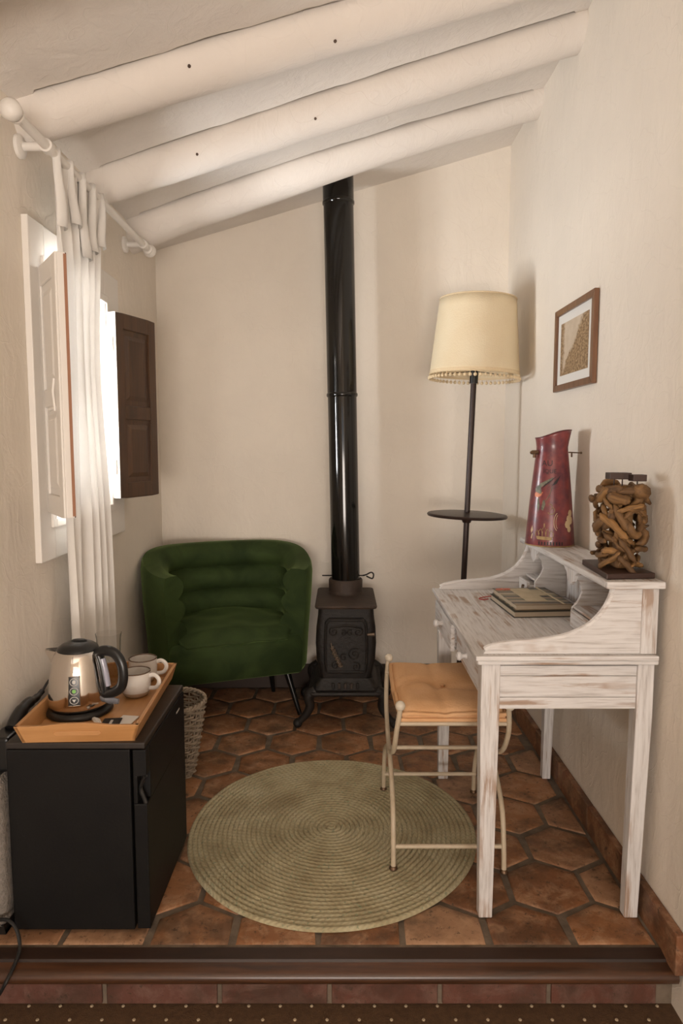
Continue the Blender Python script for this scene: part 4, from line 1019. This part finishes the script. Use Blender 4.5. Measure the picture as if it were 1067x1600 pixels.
# ------------------------------------------------------------------ mini fridge
FC = (-.742, 2.06)
fg = thing('mini_fridge', (FC[0], FC[1], 0), 'black mini fridge carrying the tea tray on the left', 'fridge')
F0, F1, G0, G1 = -.936, -.590, 1.826, 2.290
MB().box(F0, F1, G0, G1, .012, .548).build('cabinet', 'fridge', fg, smooth=0, bevel=.004)
MB().box(F0, -.548, G0, G1 + .002, .549, .568).build('top_panel', 'fridgetop', fg, smooth=0, bevel=.004)
d_ = MB()
DX0, DX1 = -.584, -.546
poly = [(G0, .012), (G1, .012), (G1, .546), (G0, .546)]
d_.box(DX0, DX1, G0 + .002, G1 - .002, .014, .388); d_.box(DX0, DX1, G0 + .040, G1 - .002, .388, .546); d_.box(DX0, DX1, G0 + .002, G0 + .040, .47, .546); d_.box(DX0, DX0 + .012, G0 + .002, G0 + .040, .388, .47)
door = d_.build('door', 'fridge', fg, smooth=0, bevel=.003)
lip = MB(); lip.tube(spline([(DX1 - .004, G0 + .006, .388), (DX1 - .010, G0 + .010, .40), (DX1 - .022, G0 + .016, .428), (DX1 - .012, G0 + .012, .455), (DX1 - .004, G0 + .006, .47)], 5), .006, 8); lip.build('handle_recess', 'plastic', door)
MB().box(-.600, -.550, G1 - .05, G1 - .006, .5465, .5545).build('hinge_cover', 'plastic', fg, smooth=0, bevel=.002)
MB().box(DX1 - .001, DX1 + .0006, G1 - .11, G1 - .07, .508, .514).build('badge', 'ring', door, smooth=0)
for (x, y) in ((F0 + .03, G0 + .03), (F1 - .03, G0 + .03), (F0 + .03, G1 - .03), (F1 - .03, G1 - .03)): MB().lathe([(.012, .0), (.012, .013)], (x, y, 0), 12).build('foot', 'plastic', fg)

# ------------------------------------------------------------------ bamboo tray
TZ = .5685
ty = thing('serving_tray', (-.745, 2.09, TZ), 'bamboo serving tray on top of the black mini fridge', 'tray'); 
def TW(p):   # tray frame: local x,y turned a little on the fridge
    a = R(2.6); x, y = p[0], p[1]; return (-.745 + x * math.cos(a) - y * math.sin(a), 2.09 + x * math.sin(a) + y * math.cos(a), p[2])
def tb(m): m.v = [TW(p) for p in m.v]; return m
tw, tl, fl, hh = .155, .258, .016, .052
tb(MB().box(-tw, tw, -tl, tl, TZ, TZ + .008)).build('bottom', 'bambooy', ty, smooth=0)
def side(p0, p1, out, mat, cut=False):
    """sloping tray wall from p0 to p1 (plan), flaring outwards"""
    m = MB(); n = 24; th = .011; P0, P1, O = Vector((*p0, 0)), Vector((*p1, 0)), Vector((*out, 0)); rings_ = []
    for i in range(n + 1):
        t = i / n; q = P0.lerp(P1, t); ext = (t - .5) * 2
        u_ = (P1 - P0).normalized()
        h_ = hh + (.007 * math.exp(-((t - .5) / .22) ** 4) if cut else 0)
        b0 = q; b1 = q + O * fl + u_ * ext * fl
        rings_.append([(b0.x, b0.y, TZ), (b1.x, b1.y, TZ + h_), (b1.x - O.x * th, b1.y - O.y * th, TZ + h_), (b0.x - O.x * th, b0.y - O.y * th, TZ)])
    vs = [p for r_ in rings_ for p in r_]; fs = [(3, 2, 1, 0), tuple(n * 4 + j for j in range(4))]
    hole = range(8, 16) if cut else ()
    for i in range(n):
        for j in range(4): fs.append((i * 4 + j, i * 4 + (j + 1) % 4, (i + 1) * 4 + (j + 1) % 4, (i + 1) * 4 + j))
    m.add(vs, fs); return tb(m).build('rim_board', mat, ty, smooth=30, bevel=.0015)
side((-tw, -tl), (tw, -tl), (0, -1), 'bamboo', True); side((tw, tl), (-tw, tl), (0, 1), 'bamboo', True)
side((tw, -tl), (tw, tl), (1, 0), 'bambooy'); side((-tw, tl), (-tw, -tl), (-1, 0), 'bambooy')
for s_ in (-1, 1):     # grip slots worked into the end boards
    y_ = s_ * (tl + .0085)
    tb(MB().prism([(-.058, TZ + .022), (.058, TZ + .022), (.066, TZ + .029), (.058, TZ + .036), (-.058, TZ + .036), (-.066, TZ + .029)], 'y', y_ - .003 * s_, y_ + .0035 * s_)).build('grip_slot', 'bamboo', ty, smooth=0, bevel=.001)
TT = TZ + .0085     # things on the tray stand here

# ------------------------------------------------------------------ kettle
KC = Vector((-.806, 2.035, TT))
kt = thing('kettle', KC, 'polished steel electric kettle with black handle on the bamboo tray', 'kettle')
b = MB(); b.lathe([(.001, 0), (.092, 0), (.098, .004), (.097, .012), (.090, .020), (.080, .022), (.001, .022)], tuple(KC), 48); b.build('power_base', 'plastic', kt)
b = MB(); b.lathe([(.084, .024), (.0895, .027), (.0905, .045), (.089, .075), (.085, .115), (.078, .155), (.069, .185), (.063, .194), (.060, .196)], tuple(KC), 64); b.build('body', 'steel', kt, smooth=60)
b = MB(); b.lathe([(.061, .196), (.058, .204), (.045, .213), (.025, .219), (.001, .221)], tuple(KC), 48); lid = b.build('lid', 'plastic', kt)
b = MB(); b.lathe([(.010, .216), (.014, .221), (.010, .2245), (.001, .2255)], (KC.x + .002, KC.y + .006, KC.z), 20, sx=1.8); b.build('lid_tab', 'plastic', lid)
# spout on the left
b = MB(); q = lambda x, y, z: (KC.x + x, KC.y + y, KC.z + z)
b.add([q(-.050, .026, .192), q(-.050, -.030, .192), q(-.102, -.008, .197), q(-.072, -.004, .128), q(-.055, -.004, .120)], [(0, 1, 2), (1, 3, 2), (0, 2, 3), (1, 4, 3), (0, 3, 4), (0, 4, 1)])
b.build('spout', 'steel', kt, smooth=0, bevel=.003)
b = MB(); b.add([q(-.050, .022, .1955), q(-.050, -.025, .1955), q(-.097, -.008, .1995)], [(0, 1, 2)]); b.build('spout_mouth', 'plastic', kt, smooth=0)
# handle on the right: closed loop
ha = Vector((.97, -.24, 0)).normalized(); KO = .006
def HP(d_, z): q = KC + ha * (d_ + KO); return (q.x, q.y, KC.z + z)
hp = spline([HP(.060, .186), HP(.085, .197), HP(.118, .192), HP(.140, .165), HP(.146, .125), HP(.138, .090), HP(.112, .070), HP(.082, .064)], 6)
b = MB(); b.tube(hp, [lerp(.013, .0125, i / (len(hp) - 1)) for i in range(len(hp))], 14, flat=1.25); b.build('handle', 'plastic', kt)
b = MB(); b.tube(spline([HP(.062, .188), HP(.072, .160), HP(.080, .12), HP(.086, .085), HP(.084, .062)], 5), .0125, 12); b.build('handle_back', 'plastic', kt)
b = MB(); b.tube(spline([HP(.076, .172), HP(.086, .13), HP(.092, .088)], 5), .010, 10); b.build('water_gauge', 'window_strip', kt)
b = MB(); b.tube([HP(.080, .044), HP(.098, .043), HP(.128, .042)], [.005, .0075, .005], 10, flat=1.6); b.build('switch_lever', 'greyplast', kt)
# front control strip
kcam = math.atan2(-KC.y, -KC.x)
def kr(z):
    pr = [(.024, .084), (.045, .0905), (.075, .089), (.115, .085), (.155, .078), (.185, .069)]
    for i in range(len(pr) - 1):
        if z <= pr[i + 1][0]: return lerp(pr[i][1], pr[i + 1][1], (z - pr[i][0]) / (pr[i + 1][0] - pr[i][0]))
    return pr[-1][1]
def KD(x, z, off): a = kcam + (x - .014) / .08; r_ = kr(z) + off; return (KC.x + r_ * math.cos(a), KC.y + r_ * math.sin(a), KC.z + z)
b = MB(); b.grid(lambda u, v: KD(lerp(-.0155, .0155, u), lerp(.050, .136, v), .0012), 6, 8); pnl = b.build('control_strip', 'plastic', kt, smooth=180)
b = MB(); b.tube([KD(lerp(-.0155, .0155, i / 5), .136, .0012) for i in range(6)] + [KD(.0155, lerp(.136, .050, i / 6), .0012) for i in range(1, 7)] + [KD(lerp(.0155, -.0155, i / 5), .050, .0012) for i in range(1, 6)] + [KD(-.0155, lerp(.050, .136, i / 6), .0012) for i in range(1, 6)], .0014, 6, closed=True); b.build('strip_border', 'steel', pnl)
for i, z in enumerate((.066, .093, .120)):
    MB().tube([KD(.0105 * math.cos(t), z + .0105 * math.sin(t), .0018) for t in (2 * math.pi * k / 20 for k in range(20))], .0011, 6, closed=True).build('printed_ring', 'ring', pnl)
    m = MB(); m.add([KD(.0058 * math.cos(t) * (1, .9, .8)[i], z + .0058 * math.sin(t), .0019) for t in (2 * math.pi * k / (3, 8, 12)[i] + .5 for k in range((3, 8, 12)[i]))], [tuple(range((3, 8, 12)[i]))])
    m.build('printed_icon', ('ring', 'green', 'ring')[i], pnl, smooth=0)

# ------------------------------------------------------------------ mugs, tumbler, sachets on the tray
def mug(c, label, hang):
    root = thing('mug', (c[0], c[1], TT), label, 'mug', 'cream glazed mugs on the tray'); cc = (c[0], c[1], TT)
    pr = [(.001, .0), (.028, .0), (.036, .004), (.044, .016), (.0475, .034), (.048, .055), (.0475, .082), (.0445, .082), (.0445, .055), (.043, .030), (.034, .010), (.001, .008)]
    MB().lathe(pr, cc, 44).build('cup', 'mug', root, smooth=60)
    MB().lathe([(.0288, .0006), (.0366, .0042), (.0445, .016), (.0452, .019), (.043, .016), (.035, .0035)], cc, 44, closed=True).build('unglazed_foot', 'mugbase', root)
    MB().tube(circ((c[0], c[1], TT + .0825), .046, 44), .0022, 8, closed=True).build('rim', 'mugrim', root)
    hd = Vector((math.cos(R(hang)), math.sin(R(hang)), 0))
    def H(d_, z): q = Vector(cc) + hd * d_; return (q.x, q.y, TT + z)
    h_ = MB().tube(spline([H(.045, .068), H(.062, .073), H(.077, .062), (H(.079, .046)), H(.068, .031), H(.044, .028)], 6), .0046, 10, flat=1.5).build('handle', 'mug', root)
mug((-.672, 2.165), 'cream mug with brown rim nearest the kettle on the tray', -8)
mug((-.688, 2.300), 'cream mug with brown rim at the far end of the tray', 5)
GC = (-.795, 2.275, TT)
gl = thing('drinking_glass', GC, 'clear glass tumbler with diamond pattern behind the kettle', 'glass')
MB().lathe([(.001, 0), (.032, 0), (.034, .003), (.036, .06), (.0405, .16), (.0435, .178), (.0415, .178), (.0385, .16), (.034, .06), (.030, .012), (.001, .010)], GC, 40).build('tumbler', 'glass', gl, smooth=60)
b = MB()
for i in range(14):
    for s_ in (-1, 1):
        b.tube([(GC[0] + r_ * math.cos(a), GC[1] + r_ * math.sin(a), GC[2] + z) for (r_, z, a) in ((lerp(.0355, .0375, t), lerp(.012, .085, t), 2 * math.pi * i / 14 + s_ * t * 1.3) for t in (k / 6 for k in range(7)))], .0009, 4)
b.build('cut_pattern', 'glass', gl)
def sachet(name, quad, mat, label, th=.003, strip=None):
    xs = sum(p[0] for p in quad) / 4; ys = sum(p[1] for p in quad) / 4
    root = thing(name, (xs, ys, TT), label, 'sachet')
    m = MB(); z0 = quad[0][2]; m.hexa([(p[0], p[1], z0) for p in quad], [(p[0], p[1], z0 + th) for p in quad]); m.build('packet', mat, root, smooth=0, bevel=.001)
    if strip:
        m = MB(); m.add([(p[0], p[1], z0 + th + .0004) for p in strip], [(0, 1, 2, 3)]); m.build('printed_mark', 'ring', root, smooth=0)
    return root
def q4(cx_, cy_, w_, l_, a, z): c_, s_ = math.cos(R(a)), math.sin(R(a)); return [(cx_ + x * c_ - y * s_, cy_ + x * s_ + y * c_, z) for x, y in ((-w_, -l_), (w_, -l_), (w_, l_), (-w_, l_))]
sachet('tea_sachet', q4(-.640, 1.955, .026, .036, -8, TT), 'paperw', 'white paper sachet lying in the near corner of the tray')
sachet('tea_sachet', q4(-.676, 1.930, .026, .034, 6, TT + .0035), 'paperk', 'black tea sachet with white print in the tray corner', .003, q4(-.676, 1.930, .004, .018, 6, TT))
cr = MB(); cr.tube([(-.735, 1.955, TT + .007), (-.720, 1.938, TT + .009), (-.703, 1.918, TT + .005)], [.007, .010, .005], 7, flat=.8)
sw = thing('sugar_sachet', (-.72, 1.937, TT), 'small twisted white sugar sachet beside the kettle base', 'sachet'); cr.build('packet', 'paperw', sw, smooth=0)

# ------------------------------------------------------------------ wicker basket
BC = (-.722, 2.79)
bk = thing('waste_basket', (BC[0], BC[1], 0), 'grey white wicker waste basket behind the mini fridge', 'basket')
BH = .315
def brad(z): return lerp(.090, .142, (z / BH) ** .9)
b = MB(); ns = 26
for r_ in range(24):
    z = .010 + r_ * (BH - .02) / 23
    b.tube([((BC[0] + (brad(z) + .0065 * math.cos(ns / 2 * a + math.pi * (r_ % 2))) * math.cos(a)), BC[1] + (brad(z) + .0065 * math.cos(ns / 2 * a + math.pi * (r_ % 2))) * math.sin(a), z + .004 * math.sin(2 * a + r_)) for a in (2 * math.pi * k / 104 for k in range(104))], .0044, 5, closed=True)
tag(b.build('woven_strands', 'wicker', bk), kind='stuff')
b = MB()
for k in range(ns):
    a = 2 * math.pi * k / ns; b.tube([(BC[0] + brad(z) * math.cos(a), BC[1] + brad(z) * math.sin(a), z) for z in (.004, .1, .2, BH)], .0035, 5)
b.build('stakes', 'wicker', bk)
for s_ in (0, 1):
    b = MB(); b.tube([(BC[0] + (brad(BH) + .004 * math.cos(20 * a + s_ * math.pi)) * math.cos(a), BC[1] + (brad(BH) + .004 * math.cos(20 * a + s_ * math.pi)) * math.sin(a), BH + .004 + .006 * math.sin(20 * a + s_ * math.pi)) for a in (2 * math.pi * k / 160 for k in range(160))], .006, 6, closed=True)
    b.build('braided_rim', 'wicker', bk)
MB().lathe([(.001, .004), (.088, .004), (.088, .010), (.001, .010)], (BC[0], BC[1], 0), 32).build('bottom', 'wicker', bk)

# ------------------------------------------------------------------ grey pouf and cables between fridge and left wall
pf_ = MB(); PX0, PX1, PY0_, PY1_ = -1.000, -.944, 1.80, 2.14
def prr(z, e): 
    x0, x1, y0, y1 = PX0 - e, PX1 + e, PY0_ - e, PY1_ + e; r = .02; o_ = []
    for (cx_, cy_, a0) in ((x1 - r, y0 + r, -90), (x1 - r, y1 - r, 0), (x0 + r, y1 - r, 90), (x0 + r, y0 + r, 180)):
        for j in range(5): a = R(a0 + 90 * j / 4); o_.append((cx_ + r * math.cos(a), cy_ + r * math.sin(a), z))
    return o_
pl = thing('floor_cushion', (-.972, 1.97, 0), 'grey knitted cushion wedged between the fridge and the left wall', 'cushion')
loft(pf_, [prr(.03, -.016), prr(.05, -.004), prr(.12, .0), prr(.36, .0), prr(.44, -.004), prr(.463, -.016)]).build('knitted_cover', 'greyknit', pl, smooth=60)
loft(MB(), [prr(.001, -.022), prr(.034, -.018)]).build('foot', 'plastic', pl, smooth=60)
ad = thing('power_adapter', (-.966, 1.95, .465), 'black power adapter block with plug beside the tray', 'adapter')
MB().box(-1.002, -.946, 1.86, 2.02, .4655, .565).build('case', 'plastic', ad, smooth=0, bevel=.008)
MB().tube(spline([(-.968, 1.93, .562), (-.966, 1.97, .588), (-.964, 2.02, .603), (-.962, 2.075, .600), (-.960, 2.12, .607)], 5), [.020] * 8 + [.017] * 5 + [.012] * 4 + [.009] * 4, 12).build('plug', 'plastic', ad)
MB().tube(spline([(-.960, 2.12, .607), (-.955, 2.16, .628), (-.940, 2.165, .640), (-.920, 2.13, .634), (-.905, 2.09, .600), (-.900, 2.06, .588)], 6), .0042, 8).build('cord', 'plastic', ad)
cdr = MB(); cdr.tube(spline([(-.990, 1.79, .03), (-.965, 1.786, .068), (-.930, 1.782, .074), (-.905, 1.775, .055), (-.890, 1.762, .018), (-.886, 1.735, -.004), (-.893, 1.690, -.030), (-.920, 1.680, -.075), (-.965, 1.665, -.120), (-1.02, 1.64, -.144)], 6), .005, 8)
cdr.build('mains_cord', 'plastic', ad)
